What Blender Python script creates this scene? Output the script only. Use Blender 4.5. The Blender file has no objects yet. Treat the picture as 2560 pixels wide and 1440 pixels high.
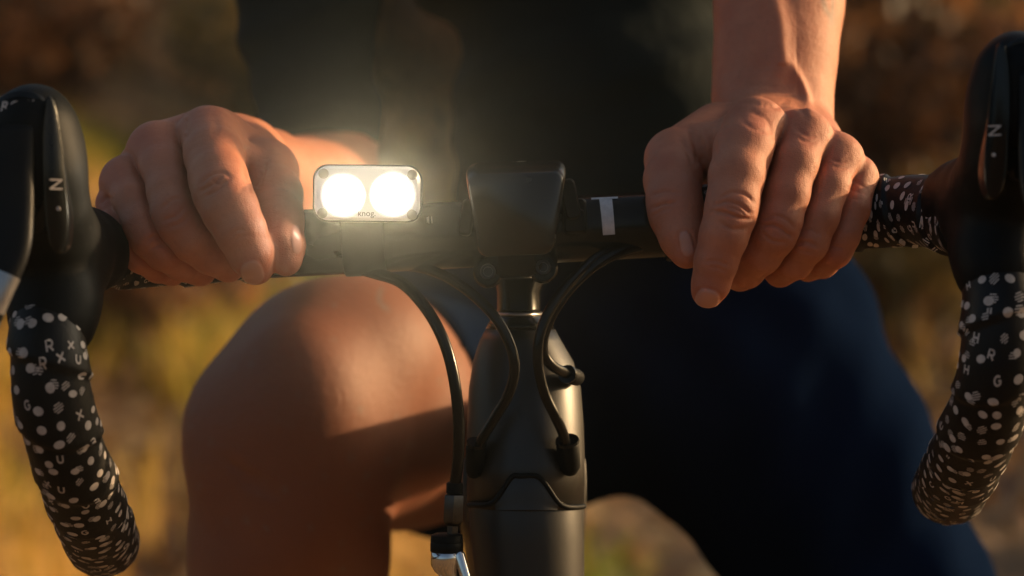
import bpy, bmesh, math, random
import numpy as np
from mathutils import Vector, Matrix

random.seed(7)
rng = np.random.default_rng(7)
R = math.radians

# ------------------------------------------------------------------ camera
D = 1.03                       # metres from the lens to the handlebar plane
S = 0.435 / 2560               # metres per photo pixel at that plane
PITCH = R(7.0)
ORIGIN = Vector((0, 0, 0.955))
FWD = Vector((0, math.cos(PITCH), -math.sin(PITCH)))
UP = Vector((0, math.sin(PITCH), math.cos(PITCH)))
scene = bpy.context.scene
col = scene.collection
cam_d = bpy.data.cameras.new('camera')
cam = bpy.data.objects.new('camera', cam_d)
col.objects.link(cam)
cam_d.sensor_width = 36.0
cam_d.lens = 36.0 * D / 0.435
cam.location = ORIGIN - FWD * D
cam.rotation_euler = (math.pi / 2 - PITCH, 0, 0)
cam_d.clip_start = 0.02
cam_d.clip_end = 1000
cam_d.dof.use_dof = True
cam_d.dof.focus_distance = D - 0.035
cam_d.dof.aperture_fstop = 6.8
scene.camera = cam

# ------------------------------------------------------------------ world, sun, exposure
SUN_EL, SUN_AZ = R(12.0), R(69.0)       # azimuth clockwise from +Y (image right)
sun_dir = Vector((math.cos(SUN_EL) * math.sin(SUN_AZ), math.cos(SUN_EL) * math.cos(SUN_AZ), math.sin(SUN_EL)))
world = bpy.data.worlds.new('World')
scene.world = world
world.use_nodes = True
wn = world.node_tree
sky = wn.nodes.new('ShaderNodeTexSky')
sky.sky_type = 'NISHITA'
sky.sun_disc = False
sky.sun_elevation = SUN_EL
sky.sun_rotation = SUN_AZ
sky.air_density = 1.0
sky.dust_density = 6.0
wn.links.new(sky.outputs[0], wn.nodes['Background'].inputs['Color'])
wn.nodes['Background'].inputs['Strength'].default_value = 0.12
sun_d = bpy.data.lights.new('sun', 'SUN')
sun_d.energy = 5.0
sun_d.angle = R(1.2)
sun_d.color = (1.0, 0.66, 0.34)
sun = bpy.data.objects.new('sun', sun_d)
col.objects.link(sun)
sun.rotation_euler = sun_dir.to_track_quat('Z', 'Y').to_euler()
sun.location = (6, 0, 4)
scene.view_settings.view_transform = 'Standard'
scene.view_settings.look = 'None'
scene.view_settings.gamma = 1.0
scene.view_settings.exposure = 0.45
scene.render.engine = 'CYCLES'
scene.cycles.use_denoising = True
scene.cycles.max_bounces = 6
scene.cycles.transparent_max_bounces = 8
scene.cycles.sample_clamp_indirect = 6.0
scene.cycles.volume_bounces = 0

# ------------------------------------------------------------------ helpers
def P(px, py, y=0.0):
    """photo pixel + depth behind the bar plane (mm)  ->  local mm (right, depth, up)"""
    k = S * 1000 * (D * 1000 + y) / (D * 1000)
    return np.array([(px - 1280) * k, y, (720 - py) * k], float)

def W(v):
    """(n,3) local mm -> world metres"""
    v = np.asarray(v, float) / 1000.0
    out = np.empty_like(v)
    out[:, 0] = v[:, 0]
    out[:, 1] = v[:, 1] * FWD.y + v[:, 2] * UP.y
    out[:, 2] = ORIGIN.z + v[:, 1] * FWD.z + v[:, 2] * UP.z
    return out

def new_mesh(name, verts, faces, mat, parent=None, smooth=True, local=True, mats=None, midx=None):
    v = W(verts) if local else np.asarray(verts, float)
    me = bpy.data.meshes.new(name)
    if isinstance(faces, np.ndarray):
        n = faces.shape[1]
        me.vertices.add(len(v)); me.vertices.foreach_set('co', v.astype(np.float32).ravel())
        me.loops.add(faces.size); me.loops.foreach_set('vertex_index', faces.astype(np.int32).ravel())
        me.polygons.add(len(faces)); me.polygons.foreach_set('loop_start', np.arange(0, faces.size, n, dtype=np.int32))
        me.update(calc_edges=True)
    else:
        me.from_pydata([tuple(p) for p in v], [], [tuple(f) for f in faces])
    me.validate()
    if smooth:
        me.polygons.foreach_set('use_smooth', np.ones(len(me.polygons), bool))
    o = bpy.data.objects.new(name, me)
    col.objects.link(o)
    for m in (mats or [mat]):
        me.materials.append(m)
    if midx is not None:
        me.polygons.foreach_set('material_index', np.asarray(midx, np.int32))
    if parent is not None:
        o.parent = parent
        o.matrix_parent_inverse = Matrix.Translation(parent_loc(parent)).inverted()
    return o

def parent_loc(p):
    l = Vector(p.location) if p.type == 'EMPTY' else Vector((0, 0, 0))
    return l

def empty(name, loc):
    o = bpy.data.objects.new(name, None)
    o.location = loc
    o.empty_display_size = 0.05
    col.objects.link(o)
    return o

def tag(o, label=None, cat=None, group=None, kind=None):
    if label: o['label'] = label
    if cat: o['category'] = cat
    if group: o['group'] = group
    if kind: o['kind'] = kind
    return o

# ---- materials
def nodes_of(name):
    m = bpy.data.materials.new(name)
    m.use_nodes = True
    nt = m.node_tree
    b = nt.nodes['Principled BSDF']
    return m, nt, b

def rgba(c):
    return (c[0], c[1], c[2], 1.0)

def noise_mat(name, c1, c2, scale, rough=0.6, bump=0.0, bscale=None, detail=4, spec=0.5, metallic=0.0, bdist=0.001, lo=0.35, hi=0.65, rvar=0.0):
    m, nt, b = nodes_of(name)
    tc = nt.nodes.new('ShaderNodeTexCoord')
    n = nt.nodes.new('ShaderNodeTexNoise'); n.inputs['Scale'].default_value = scale; n.inputs['Detail'].default_value = detail
    nt.links.new(tc.outputs['Object'], n.inputs['Vector'])
    r = nt.nodes.new('ShaderNodeValToRGB')
    r.color_ramp.elements[0].position = lo; r.color_ramp.elements[0].color = rgba(c1)
    r.color_ramp.elements[1].position = hi; r.color_ramp.elements[1].color = rgba(c2)
    nt.links.new(n.outputs['Fac'], r.inputs['Fac'])
    nt.links.new(r.outputs['Color'], b.inputs['Base Color'])
    b.inputs['Roughness'].default_value = rough
    b.inputs['Specular IOR Level'].default_value = spec
    b.inputs['Metallic'].default_value = metallic
    if rvar:
        mp = nt.nodes.new('ShaderNodeMapRange')
        mp.inputs['To Min'].default_value = rough - rvar; mp.inputs['To Max'].default_value = rough + rvar
        nt.links.new(n.outputs['Fac'], mp.inputs['Value']); nt.links.new(mp.outputs['Result'], b.inputs['Roughness'])
    if bump:
        n2 = nt.nodes.new('ShaderNodeTexNoise'); n2.inputs['Scale'].default_value = bscale or scale * 3; n2.inputs['Detail'].default_value = 4
        nt.links.new(tc.outputs['Object'], n2.inputs['Vector'])
        bp = nt.nodes.new('ShaderNodeBump'); bp.inputs['Strength'].default_value = bump; bp.inputs['Distance'].default_value = bdist
        nt.links.new(n2.outputs['Fac'], bp.inputs['Height']); nt.links.new(bp.outputs['Normal'], b.inputs['Normal'])
    return m

def skin_mat():
    m, nt, b = nodes_of('skin')
    L = nt.links.new
    tc = nt.nodes.new('ShaderNodeTexCoord')
    def noise(scale, detail=3):
        n = nt.nodes.new('ShaderNodeTexNoise'); n.inputs['Scale'].default_value = scale; n.inputs['Detail'].default_value = detail
        L(tc.outputs['Object'], n.inputs['Vector']); return n
    def mix(fac, a, c):
        x = nt.nodes.new('ShaderNodeMix'); x.data_type = 'RGBA'
        if fac is not None: L(fac, x.inputs['Factor'])
        for s, v in (('A', a), ('B', c)):
            sock = [i for i in x.inputs if i.name == s and i.type == 'RGBA'][0]
            if isinstance(v, tuple): sock.default_value = rgba(v)
            else: L(v, sock)
        return [o for o in x.outputs if o.type == 'RGBA'][0]
    def attr(nm):
        a = nt.nodes.new('ShaderNodeAttribute'); a.attribute_name = nm; return a.outputs['Fac']
    def rng_(sock, a, c_, lo=0., hi=1.):
        mp = nt.nodes.new('ShaderNodeMapRange'); mp.inputs['From Min'].default_value = a; mp.inputs['From Max'].default_value = c_
        mp.inputs['To Min'].default_value = lo; mp.inputs['To Max'].default_value = hi
        L(sock, mp.inputs['Value']); return mp.outputs['Result']
    n1 = noise(70, 4)
    c = mix(rng_(n1.outputs['Fac'], .3, .7), (0.44, 0.150, 0.080), (0.53, 0.205, 0.112))
    n3 = noise(420, 3)
    c = mix(rng_(n3.outputs['Fac'], .55, .75, 0, .35), c, (0.33, 0.13, 0.075))
    c = mix(attr('redness'), c, (0.43, 0.12, 0.075))
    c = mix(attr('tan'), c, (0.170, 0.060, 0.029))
    c = mix(attr('nail'), c, (0.50, 0.235, 0.17))
    c = mix(attr('ink_shadow'), c, (0.16, 0.155, 0.13))  # forearm tattoo, knee spots and the shadow painted on the knee
    L(c, b.inputs['Base Color'])
    b.inputs['Subsurface Weight'].default_value = 0.12
    b.inputs['Subsurface Radius'].default_value = (1.0, 0.35, 0.18)
    b.inputs['Subsurface Scale'].default_value = 0.004
    L(rng_(attr('nail'), 0, 1, .56, .30), b.inputs['Roughness'])
    b.inputs['Specular IOR Level'].default_value = 0.32
    v = nt.nodes.new('ShaderNodeTexVoronoi'); v.inputs['Scale'].default_value = 900
    v.feature = 'DISTANCE_TO_EDGE'
    mp = nt.nodes.new('ShaderNodeMapping'); mp.inputs['Scale'].default_value = (1, 1, 1.7)
    nz = noise(500, 2)
    va = nt.nodes.new('ShaderNodeVectorMath'); va.operation = 'MULTIPLY_ADD'
    va.inputs[1].default_value = (.0012, .0012, .0012)
    L(nz.outputs['Color'], va.inputs[0]); L(tc.outputs['Object'], va.inputs[2])
    L(va.outputs[0], mp.inputs['Vector']); L(mp.outputs['Vector'], v.inputs['Vector'])
    n4 = noise(260, 4)
    add = nt.nodes.new('ShaderNodeMath'); add.operation = 'MULTIPLY_ADD'; add.inputs[1].default_value = 0.22
    L(rng_(v.outputs['Distance'], 0, .35), add.inputs[0]); L(n4.outputs['Fac'], add.inputs[2])
    bp = nt.nodes.new('ShaderNodeBump'); bp.inputs['Distance'].default_value = 0.0006
    L(rng_(attr('nail'), 0, 1, .55, .05), bp.inputs['Strength'])
    L(add.outputs[0], bp.inputs['Height']); L(bp.outputs['Normal'], b.inputs['Normal'])
    return m

M = {}
M['skin'] = skin_mat()
M['black_gloss'] = noise_mat('black_gloss', (0.003, 0.004, 0.0045), (0.005, 0.006, 0.0065), 40, 0.22, 0.02, 900, spec=0.2, rvar=.06)
M['black_matte'] = noise_mat('black_matte', (0.003, 0.0035, 0.004), (0.005, 0.0055, 0.006), 60, 0.45, 0.15, 1500, bdist=.0003, spec=0.15)
M['rubber'] = noise_mat('rubber', (0.0022, 0.0030, 0.0034), (0.0036, 0.0046, 0.005), 50, 0.55, 0.2, 1200, bdist=.0004, spec=0.10)
M['tape'] = noise_mat('tape', (0.0026, 0.003, 0.0034), (0.0042, 0.0044, 0.0046), 90, 0.5, 0.25, 700, bdist=.0005, spec=0.2)
M['print'] = noise_mat('print', (0.34, 0.30, 0.275), (0.44, 0.40, 0.37), 300, 0.55, spec=0.3)
M['white_print'] = noise_mat('white_print', (0.50, 0.47, 0.46), (0.62, 0.59, 0.57), 400, 0.5, spec=0.3)
M['frame_paint'] = noise_mat('frame_paint', (0.009, 0.0078, 0.006), (0.013, 0.0115, 0.009), 30, 0.42, 0.06, 700, bdist=.0002, spec=0.42, rvar=.05)
M['device'] = noise_mat('device', (0.004, 0.005, 0.005), (0.007, 0.008, 0.008), 60, 0.26, 0.03, 900, bdist=.0002, spec=0.45, rvar=.04)
M['cable'] = noise_mat('cable', (0.003, 0.003, 0.003), (0.005, 0.005, 0.005), 60, 0.24, 0.05, 900, bdist=.0003, spec=0.22, rvar=.06)
M['chrome'] = noise_mat('chrome', (0.55, 0.55, 0.55), (0.68, 0.68, 0.67), 80, 0.14, metallic=1.0)
M['dark_metal'] = noise_mat('dark_metal', (0.05, 0.05, 0.05), (0.09, 0.085, 0.08), 120, 0.35, metallic=1.0)
M['satin_silver'] = noise_mat('satin_silver', (0.30, 0.30, 0.31), (0.42, 0.42, 0.43), 150, 0.32, metallic=.9)
M['steel'] = noise_mat('steel', (0.35, 0.33, 0.31), (0.5, 0.47, 0.44), 200, 0.3, metallic=1.0)
M['jersey'] = noise_mat('jersey', (0.003, 0.0070, 0.0080), (0.0045, 0.0100, 0.0110), 12, 0.85, 0.4, 18, bdist=.012, spec=0.1)
M['shorts'] = noise_mat('shorts', (0.0028, 0.0068, 0.020), (0.0042, 0.0100, 0.028), 9, 0.8, 0.25, 14, bdist=.010, spec=0.0)
for nm in ('jersey', 'shorts'):
    b = M[nm].node_tree.nodes['Principled BSDF']
    b.inputs['Sheen Weight'].default_value = 0.0
    b.inputs['Sheen Roughness'].default_value = 0.4
    b.inputs['Sheen Tint'].default_value = (0.25, 0.32, 0.5, 1) if nm == 'shorts' else (.3, .35, .4, 1)

# ---- signed distance modelling
def smin(a, b, k):
    h = np.clip(0.5 + 0.5 * (b - a) / k, 0, 1)
    return b + (a - b) * h - k * h * (1 - h)

class Grid:
    def __init__(s, lo, hi, h):
        s.lo = np.array(lo, float); s.h = h
        s.n = np.ceil((np.array(hi) - s.lo) / h).astype(int) + 1
        s.ax = [(s.lo[i] + h * np.arange(s.n[i])).astype(np.float32) for i in range(3)]
    def field(s, v=60.0):
        return np.full(s.n, v, np.float32)
    def block(s, lo, hi):
        i0 = np.maximum(np.floor((lo - s.lo) / s.h).astype(int), 0)
        i1 = np.minimum(np.ceil((hi - s.lo) / s.h).astype(int) + 1, s.n)
        if (i1 <= i0).any(): return None
        sl = tuple(slice(a, b) for a, b in zip(i0, i1))
        X = s.ax[0][sl[0]][:, None, None]; Y = s.ax[1][sl[1]][None, :, None]; Z = s.ax[2][sl[2]][None, None, :]
        return sl, X, Y, Z
    def cone(s, F, a, b, ra, rb, k=3.0):
        a = np.asarray(a, float); b = np.asarray(b, float)
        m = max(ra, rb) + k + 4 * s.h
        bl = s.block(np.minimum(a, b) - m, np.maximum(a, b) + m)
        if bl is None: return
        sl, X, Y, Z = bl
        e = b - a; L2 = float(e @ e) + 1e-9
        t = np.clip(((X - a[0]) * e[0] + (Y - a[1]) * e[1] + (Z - a[2]) * e[2]) / L2, 0, 1)
        dd = np.sqrt((X - a[0] - t * e[0])**2 + (Y - a[1] - t * e[1])**2 + (Z - a[2] - t * e[2])**2) - (ra + (rb - ra) * t)
        F[sl] = smin(F[sl], dd.astype(np.float32), k)
    def chain(s, F, pts, k=3.0):
        for (a, ra), (b, rb) in zip(pts[:-1], pts[1:]):
            s.cone(F, a, b, ra, rb, k)
    def ell(s, F, c, r, k=3.0, rot=None):
        c = np.asarray(c, float); r = np.asarray(r, float)
        m = r.max() + k + 4 * s.h
        bl = s.block(c - m, c + m)
        if bl is None: return
        sl, X, Y, Z = bl
        q = [X - c[0], Y - c[1], Z - c[2]]
        if rot is not None:
            q = [rot[i][0] * q[0] + rot[i][1] * q[1] + rot[i][2] * q[2] for i in range(3)]
        k0 = np.sqrt((q[0] / r[0])**2 + (q[1] / r[1])**2 + (q[2] / r[2])**2)
        k1 = np.sqrt((q[0] / r[0]**2)**2 + (q[1] / r[1]**2)**2 + (q[2] / r[2]**2)**2) + 1e-9
        F[sl] = smin(F[sl], (k0 * (k0 - 1) / k1).astype(np.float32), k)
    def cut(s, F, p, n):
        """keep the side the normal points away from"""
        n = np.asarray(n, float); n /= np.linalg.norm(n)
        pl = (s.ax[0][:, None, None] - p[0]) * n[0] + (s.ax[1][None, :, None] - p[1]) * n[1] + (s.ax[2][None, None, :] - p[2]) * n[2]
        np.maximum(F, pl.astype(np.float32), out=F)
    def mesh(s, F, smooth=2):
        ins = F < 0
        n = s.n
        c = ins[:-1, :-1, :-1].astype(np.int8)
        tot = np.zeros(n - 1, np.int8)
        for i in (0, 1):
            for j in (0, 1):
                for k in (0, 1):
                    tot += ins[i:n[0]-1+i, j:n[1]-1+j, k:n[2]-1+k]
        act = (tot > 0) & (tot < 8)
        idx = np.argwhere(act)
        ids = np.full(n - 1, -1, np.int32); ids[act] = np.arange(len(idx))
        acc = np.zeros((len(idx), 3)); cnt = np.zeros(len(idx))
        corners = [(i, j, k) for i in (0, 1) for j in (0, 1) for k in (0, 1)]
        for a in corners:
            for ax in range(3):
                if a[ax]: continue
                b = list(a); b[ax] = 1
                fa = F[idx[:, 0]+a[0], idx[:, 1]+a[1], idx[:, 2]+a[2]]
                fb = F[idx[:, 0]+b[0], idx[:, 1]+b[1], idx[:, 2]+b[2]]
                m = (fa < 0) != (fb < 0)
                t = np.where(m, fa / np.where(m, fa - fb, 1), 0)
                p = np.tile(np.array(a, float), (len(idx), 1)); p[:, ax] += t
                acc[m] += p[m]; cnt[m] += 1
        v = s.lo + (idx + acc / cnt[:, None]) * s.h
        faces = []
        for ax in range(3):
            u, w = (ax + 1) % 3, (ax + 2) % 3
            sa = [slice(None)] * 3; sb = [slice(None)] * 3
            for q in (u, w):
                sa[q] = slice(1, n[q] - 1); sb[q] = slice(1, n[q] - 1)
            sa[ax] = slice(0, n[ax] - 1); sb[ax] = slice(1, n[ax])
            A = ins[tuple(sa)]; B = ins[tuple(sb)]
            for flip, msk in ((False, A & ~B), (True, ~A & B)):
                e = np.argwhere(msk)
                if not len(e): continue
                e[:, u] += 1; e[:, w] += 1
                def cid(du, dw):
                    g = e.copy(); g[:, u] -= du; g[:, w] -= dw
                    return ids[g[:, 0], g[:, 1], g[:, 2]]
                q = np.stack([cid(1, 1), cid(0, 1), cid(0, 0), cid(1, 0)], 1)
                faces.append(q[:, ::-1] if flip else q)
        f = np.concatenate(faces)
        f = f[(f >= 0).all(1)]
        for _ in range(smooth):
            v = lap(v, f, 0.5)
        return v, f

def lap(v, f, a):
    e = np.concatenate([f[:, [0, 1]], f[:, [1, 2]], f[:, [2, 3]], f[:, [3, 0]]])
    acc = np.zeros_like(v); cnt = np.zeros(len(v))
    for i, j in ((0, 1), (1, 0)):
        for x in range(3):
            acc[:, x] += np.bincount(e[:, i], v[e[:, j], x], len(v))
        cnt += np.bincount(e[:, i], minlength=len(v))
    return v + a * (acc / np.maximum(cnt, 1)[:, None] - v)

def vnormals(v, f):
    n = np.cross(v[f[:, 2]] - v[f[:, 0]], v[f[:, 3]] - v[f[:, 1]])
    out = np.zeros_like(v)
    for c in range(4):
        for x in range(3):
            out[:, x] += np.bincount(f[:, c], n[:, x], len(v))
    return out / (np.linalg.norm(out, axis=1)[:, None] + 1e-12)

def proj(v):
    """local mm -> photo pixels"""
    k = S * 1000 * (D * 1000 + v[:, 1]) / (D * 1000)
    return np.stack([1280 + v[:, 0] / k, 720 - v[:, 2] / k], 1)

def poly_dist(p, pts):
    best = np.full(len(p), 1e9)
    pts = np.asarray(pts, float)
    for a, b in zip(pts[:-1], pts[1:]):
        e = b - a
        t = np.clip(((p - a) @ e) / (e @ e + 1e-9), 0, 1)
        best = np.minimum(best, np.linalg.norm(p - a - t[:, None] * e, axis=1))
    return best

def smooth_line(pts, n=5):
    pts = [np.asarray(p, float) for p in pts]
    if len(pts) < 3: return np.array(pts)
    ext = [2 * pts[0] - pts[1]] + pts + [2 * pts[-1] - pts[-2]]
    out = []
    for i in range(1, len(ext) - 2):
        p0, p1, p2, p3 = ext[i-1:i+3]
        for t in np.linspace(0, 1, n, endpoint=False):
            out.append(0.5 * (2*p1 + (p2-p0)*t + (2*p0-5*p1+4*p2-p3)*t*t + (3*p1-p0-3*p2+p3)*t**3))
    out.append(pts[-1])
    return np.array(out)

# ---- tubes and simple solids (local mm)
def frames(path):
    path = np.asarray(path, float)
    t = np.gradient(path, axis=0); t /= np.linalg.norm(t, axis=1)[:, None]
    n0 = np.array([0, -1, 0.0])
    if abs(t[0] @ n0) > 0.9: n0 = np.array([0, 0, 1.0])
    n = n0 - t[0] * (t[0] @ n0); n /= np.linalg.norm(n)
    N = [n]
    for i in range(1, len(path)):
        n = N[-1] - t[i] * (t[i] @ N[-1]); n /= np.linalg.norm(n); N.append(n)
    N = np.array(N)
    return t, N, np.cross(t, N)

def tube_vf(path, radius, seg=20, caps=True):
    path = np.asarray(path, float)
    r = np.broadcast_to(np.asarray(radius, float), (len(path),))
    t, n, b = frames(path)
    th = np.linspace(0, 2*np.pi, seg, endpoint=False)
    v = path[:, None, :] + r[:, None, None] * (np.cos(th)[None, :, None] * n[:, None, :] + np.sin(th)[None, :, None] * b[:, None, :])
    v = v.reshape(-1, 3)
    f = []
    for i in range(len(path) - 1):
        for j in range(seg):
            j2 = (j + 1) % seg
            f.append((i*seg+j, i*seg+j2, (i+1)*seg+j2, (i+1)*seg+j))
    if caps:
        f.append(tuple(range(seg))[::-1])
        f.append(tuple((len(path)-1)*seg + j for j in range(seg)))
    return v, f

def tube(name, path, radius, mat, parent, seg=20, caps=True):
    v, f = tube_vf(path, radius, seg, caps)
    return new_mesh(name, v, f, mat, parent)

def lathe(name, c, axis, prof, mat, parent, seg=28):
    """profile of (distance along axis, radius)"""
    c = np.asarray(c, float); ax = np.asarray(axis, float); ax /= np.linalg.norm(ax)
    n = np.cross(ax, [0, 0, 1.0]) if abs(ax[2]) < .9 else np.cross(ax, [1.0, 0, 0])
    n /= np.linalg.norm(n); b = np.cross(ax, n)
    th = np.linspace(0, 2*np.pi, seg, endpoint=False)
    v = []; f = []
    for d, r in prof:
        for a in th: v.append(c + ax*d + max(r, 1e-3)*(np.cos(a)*n + np.sin(a)*b))
    for i in range(len(prof)-1):
        for j in range(seg):
            j2 = (j+1) % seg
            f.append((i*seg+j, i*seg+j2, (i+1)*seg+j2, (i+1)*seg+j))
    f.append(tuple(range(seg))[::-1]); f.append(tuple((len(prof)-1)*seg+j for j in range(seg)))
    o = new_mesh(name, np.array(v), f, mat, parent)
    o.data.set_sharp_from_angle(angle=R(40))
    return o

def rounded_outline(w, h, r, n=8):
    pts = []
    for cx, cz, a0 in ((w/2-r, h/2-r, 0), (-w/2+r, h/2-r, 90), (-w/2+r, -h/2+r, 180), (w/2-r, -h/2+r, 270)):
        for i in range(n+1):
            a = R(a0 + 90*i/n); pts.append((cx + r*math.cos(a), cz + r*math.sin(a)))
    return pts

def loft(name, rings, mat, parent, sharp=40):
    """rings: list of equal-length closed loops of 3D points"""
    n = len(rings[0]); v = np.concatenate([np.asarray(r, float) for r in rings]); f = []
    for i in range(len(rings)-1):
        for j in range(n):
            j2 = (j+1) % n
            f.append((i*n+j, i*n+j2, (i+1)*n+j2, (i+1)*n+j))
    f.append(tuple(range(n))[::-1]); f.append(tuple((len(rings)-1)*n+j for j in range(n)))
    o = new_mesh(name, v, f, mat, parent)
    bm = bmesh.new(); bm.from_mesh(o.data); bmesh.ops.recalc_face_normals(bm, faces=bm.faces); bm.to_mesh(o.data); bm.free()
    if sharp: o.data.set_sharp_from_angle(angle=R(sharp))
    return o

def slab(name, c, w, h, r, layers, mat, parent, rot=0.0, sharp=40):
    """rounded rectangle in the picture plane, layers = (depth, inset)"""
    c = np.asarray(c, float); ca, sa = math.cos(rot), math.sin(rot)
    rings = []
    for d, ins in layers:
        o = rounded_outline(w - 2*ins, h - 2*ins, max(r - ins, .3))
        rings.append([c + np.array([x*ca - z*sa, d, x*sa + z*ca]) for x, z in o])
    return loft(name, rings, mat, parent, sharp)

def text_obj(name, body, c, size, mat, parent, rot=0.0, shear=0.0, ext=0.05, tilt=None):
    cu = bpy.data.curves.new(name, 'FONT'); cu.body = body; cu.size = size; cu.align_x = 'CENTER'; cu.align_y = 'CENTER'
    cu.shear = shear; cu.resolution_u = 3
    o = bpy.data.objects.new(name, cu); col.objects.link(o)
    dg = bpy.context.evaluated_depsgraph_get()
    me = bpy.data.meshes.new_from_object(o.evaluated_get(dg))
    bpy.data.objects.remove(o)
    v = np.array([p.co[:] for p in me.vertices]); f = [tuple(p.vertices) for p in me.polygons]
    bpy.data.meshes.remove(me)
    ca, sa = math.cos(rot), math.sin(rot)
    q = np.zeros_like(v)
    q[:, 0] = v[:, 0]*ca - v[:, 1]*sa; q[:, 2] = v[:, 0]*sa + v[:, 1]*ca
    if tilt is not None: q = q @ np.asarray(tilt, float).T
    return new_mesh(name, q + np.asarray(c, float), f, mat, parent, smooth=False)

# ================================================================== GROUND AND BACKGROUND
def ground_mat():
    m, nt, b = nodes_of('leaf_litter')
    L = nt.links.new
    tc = nt.nodes.new('ShaderNodeTexCoord')
    def ramp(scale, stops, detail=5, rough=.6):
        n = nt.nodes.new('ShaderNodeTexNoise'); n.inputs['Scale'].default_value = scale; n.inputs['Detail'].default_value = detail
        n.inputs['Roughness'].default_value = rough
        L(tc.outputs['Object'], n.inputs['Vector'])
        r = nt.nodes.new('ShaderNodeValToRGB'); r.color_ramp.elements.remove(r.color_ramp.elements[0])
        for i, (p, c_) in enumerate(stops):
            e = r.color_ramp.elements[0] if i == 0 else r.color_ramp.elements.new(p)
            e.position = p; e.color = rgba(c_)
        L(n.outputs['Fac'], r.inputs['Fac'])
        return r.outputs['Color'], n.outputs['Fac']
    c1, f1 = ramp(1.8, [(.32, (.035, .018, .009)), (.46, (.15, .075, .028)), (.58, (.42, .22, .07)), (.7, (.60, .37, .13))])
    c2, f2 = ramp(5.0, [(.3, (.05, .026, .012)), (.55, (.28, .16, .06)), (.75, (.46, .30, .13))], 6, .7)
    x = nt.nodes.new('ShaderNodeMix'); x.data_type = 'RGBA'; x.inputs[0].default_value = .5
    L(c1, x.inputs[6]); L(c2, x.inputs[7]); L(x.outputs[2], b.inputs['Base Color'])
    b.inputs['Roughness'].default_value = .9
    bp = nt.nodes.new('ShaderNodeBump'); bp.inputs['Strength'].default_value = .8; bp.inputs['Distance'].default_value = .03
    L(f2, bp.inputs['Height']); L(bp.outputs['Normal'], b.inputs['Normal'])
    return m

def gz(x, y):
    """terrain height: level round the bike, a low bank behind"""
    b = np.clip((y - 9.0) / 22.0, 0, 1)
    lf = np.clip((-x - .35)/4, 0, 1)*np.clip((y - 2.2)/2, 0, 1)  # left slope added to tilt the ground towards the sun and brighten it
    return 1.1*lf*lf*(3 - 2*lf) + 1.6 * b * b * (3 - 2*b) + 0.05*np.sin(x*1.3 + y*.7)*np.cos(y*1.1 - x*.4)*np.clip((np.abs(y)-1.2)/2, 0, 1)

nx, ny = 150, 190
gx = np.sinh(np.linspace(-3.2, 3.2, nx)) * 6.5
gy = np.concatenate([np.linspace(-70, -3, 24, endpoint=False), np.linspace(-3, 26, 130, endpoint=False), np.linspace(26, 120, 36)])
ny = len(gy)
GX, GY = np.meshgrid(gx, gy, indexing='ij')
gv = np.stack([GX, GY, gz(GX, GY)], -1).reshape(-1, 3)
ii = np.arange((nx-1)*ny).reshape(nx-1, ny)[:, :-1].ravel()
gf = np.stack([ii, ii+ny, ii+ny+1, ii+1], 1)
ground = new_mesh('ground', gv, gf, ground_mat(), local=False)
tag(ground, kind='structure')

def leaf_mat(name, stops, rough=.6, trans=.35):
    m, nt, b = nodes_of(name)
    L = nt.links.new
    at = nt.nodes.new('ShaderNodeAttribute'); at.attribute_name = 'tone'
    r = nt.nodes.new('ShaderNodeValToRGB')
    r.color_ramp.elements.remove(r.color_ramp.elements[0])
    for i, (p, c_) in enumerate(stops):
        e = r.color_ramp.elements[0] if i == 0 else r.color_ramp.elements.new(p)
        e.position = p; e.color = rgba(c_)
    L(at.outputs['Fac'], r.inputs['Fac'])
    L(r.outputs['Color'], b.inputs['Base Color'])
    b.inputs['Roughness'].default_value = rough
    tr = nt.nodes.new('ShaderNodeBsdfTranslucent'); L(r.outputs['Color'], tr.inputs['Color'])
    mx = nt.nodes.new('ShaderNodeMixShader'); mx.inputs[0].default_value = trans
    L(b.outputs[0], mx.inputs[1]); L(tr.outputs[0], mx.inputs[2])
    L(mx.outputs[0], nt.nodes['Material Output'].inputs['Surface'])
    return m

def set_attr(me, name, vals):
    a = me.attributes.new(name, 'FLOAT', 'POINT')
    a.data.foreach_set('value', np.asarray(vals, np.float32))

M['grass'] = leaf_mat('grass', [(0, (.12, .17, .014)), (.3, (.28, .26, .025)), (.6, (.62, .41, .075)), (1, (.74, .47, .15))], .6, .5)
M['leaves'] = leaf_mat('leaves', [(0, (.06, .03, .014)), (.4, (.25, .12, .04)), (.7, (.46, .25, .075)), (1, (.60, .42, .19))], .5, .3)
M['brush'] = leaf_mat('brush', [(0, (.05, .028, .014)), (.4, (.17, .080, .030)), (.75, (.38, .160, .045)), (1, (.55, .23, .06))], .5, .45)
M['brush_green'] = leaf_mat('brush_green', [(0, (.04, .04, .012)), (.5, (.13, .10, .026)), (1, (.30, .19, .045))], .45, .45)
M['twig'] = noise_mat('twig', (.05, .032, .02), (.11, .075, .045), 30, .85, .4, 120, bdist=.003)

def smooth_noise(x, y, seed, scale):
    r = np.random.default_rng(seed)
    out = np.zeros_like(x)
    for i in range(6):
        a = r.uniform(0, 2*np.pi); f = scale * r.uniform(.5, 1.8); ph = r.uniform(0, 6.28)
        out += np.sin((x*np.cos(a) + y*np.sin(a))*f + ph)
    return out / 3.0

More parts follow.
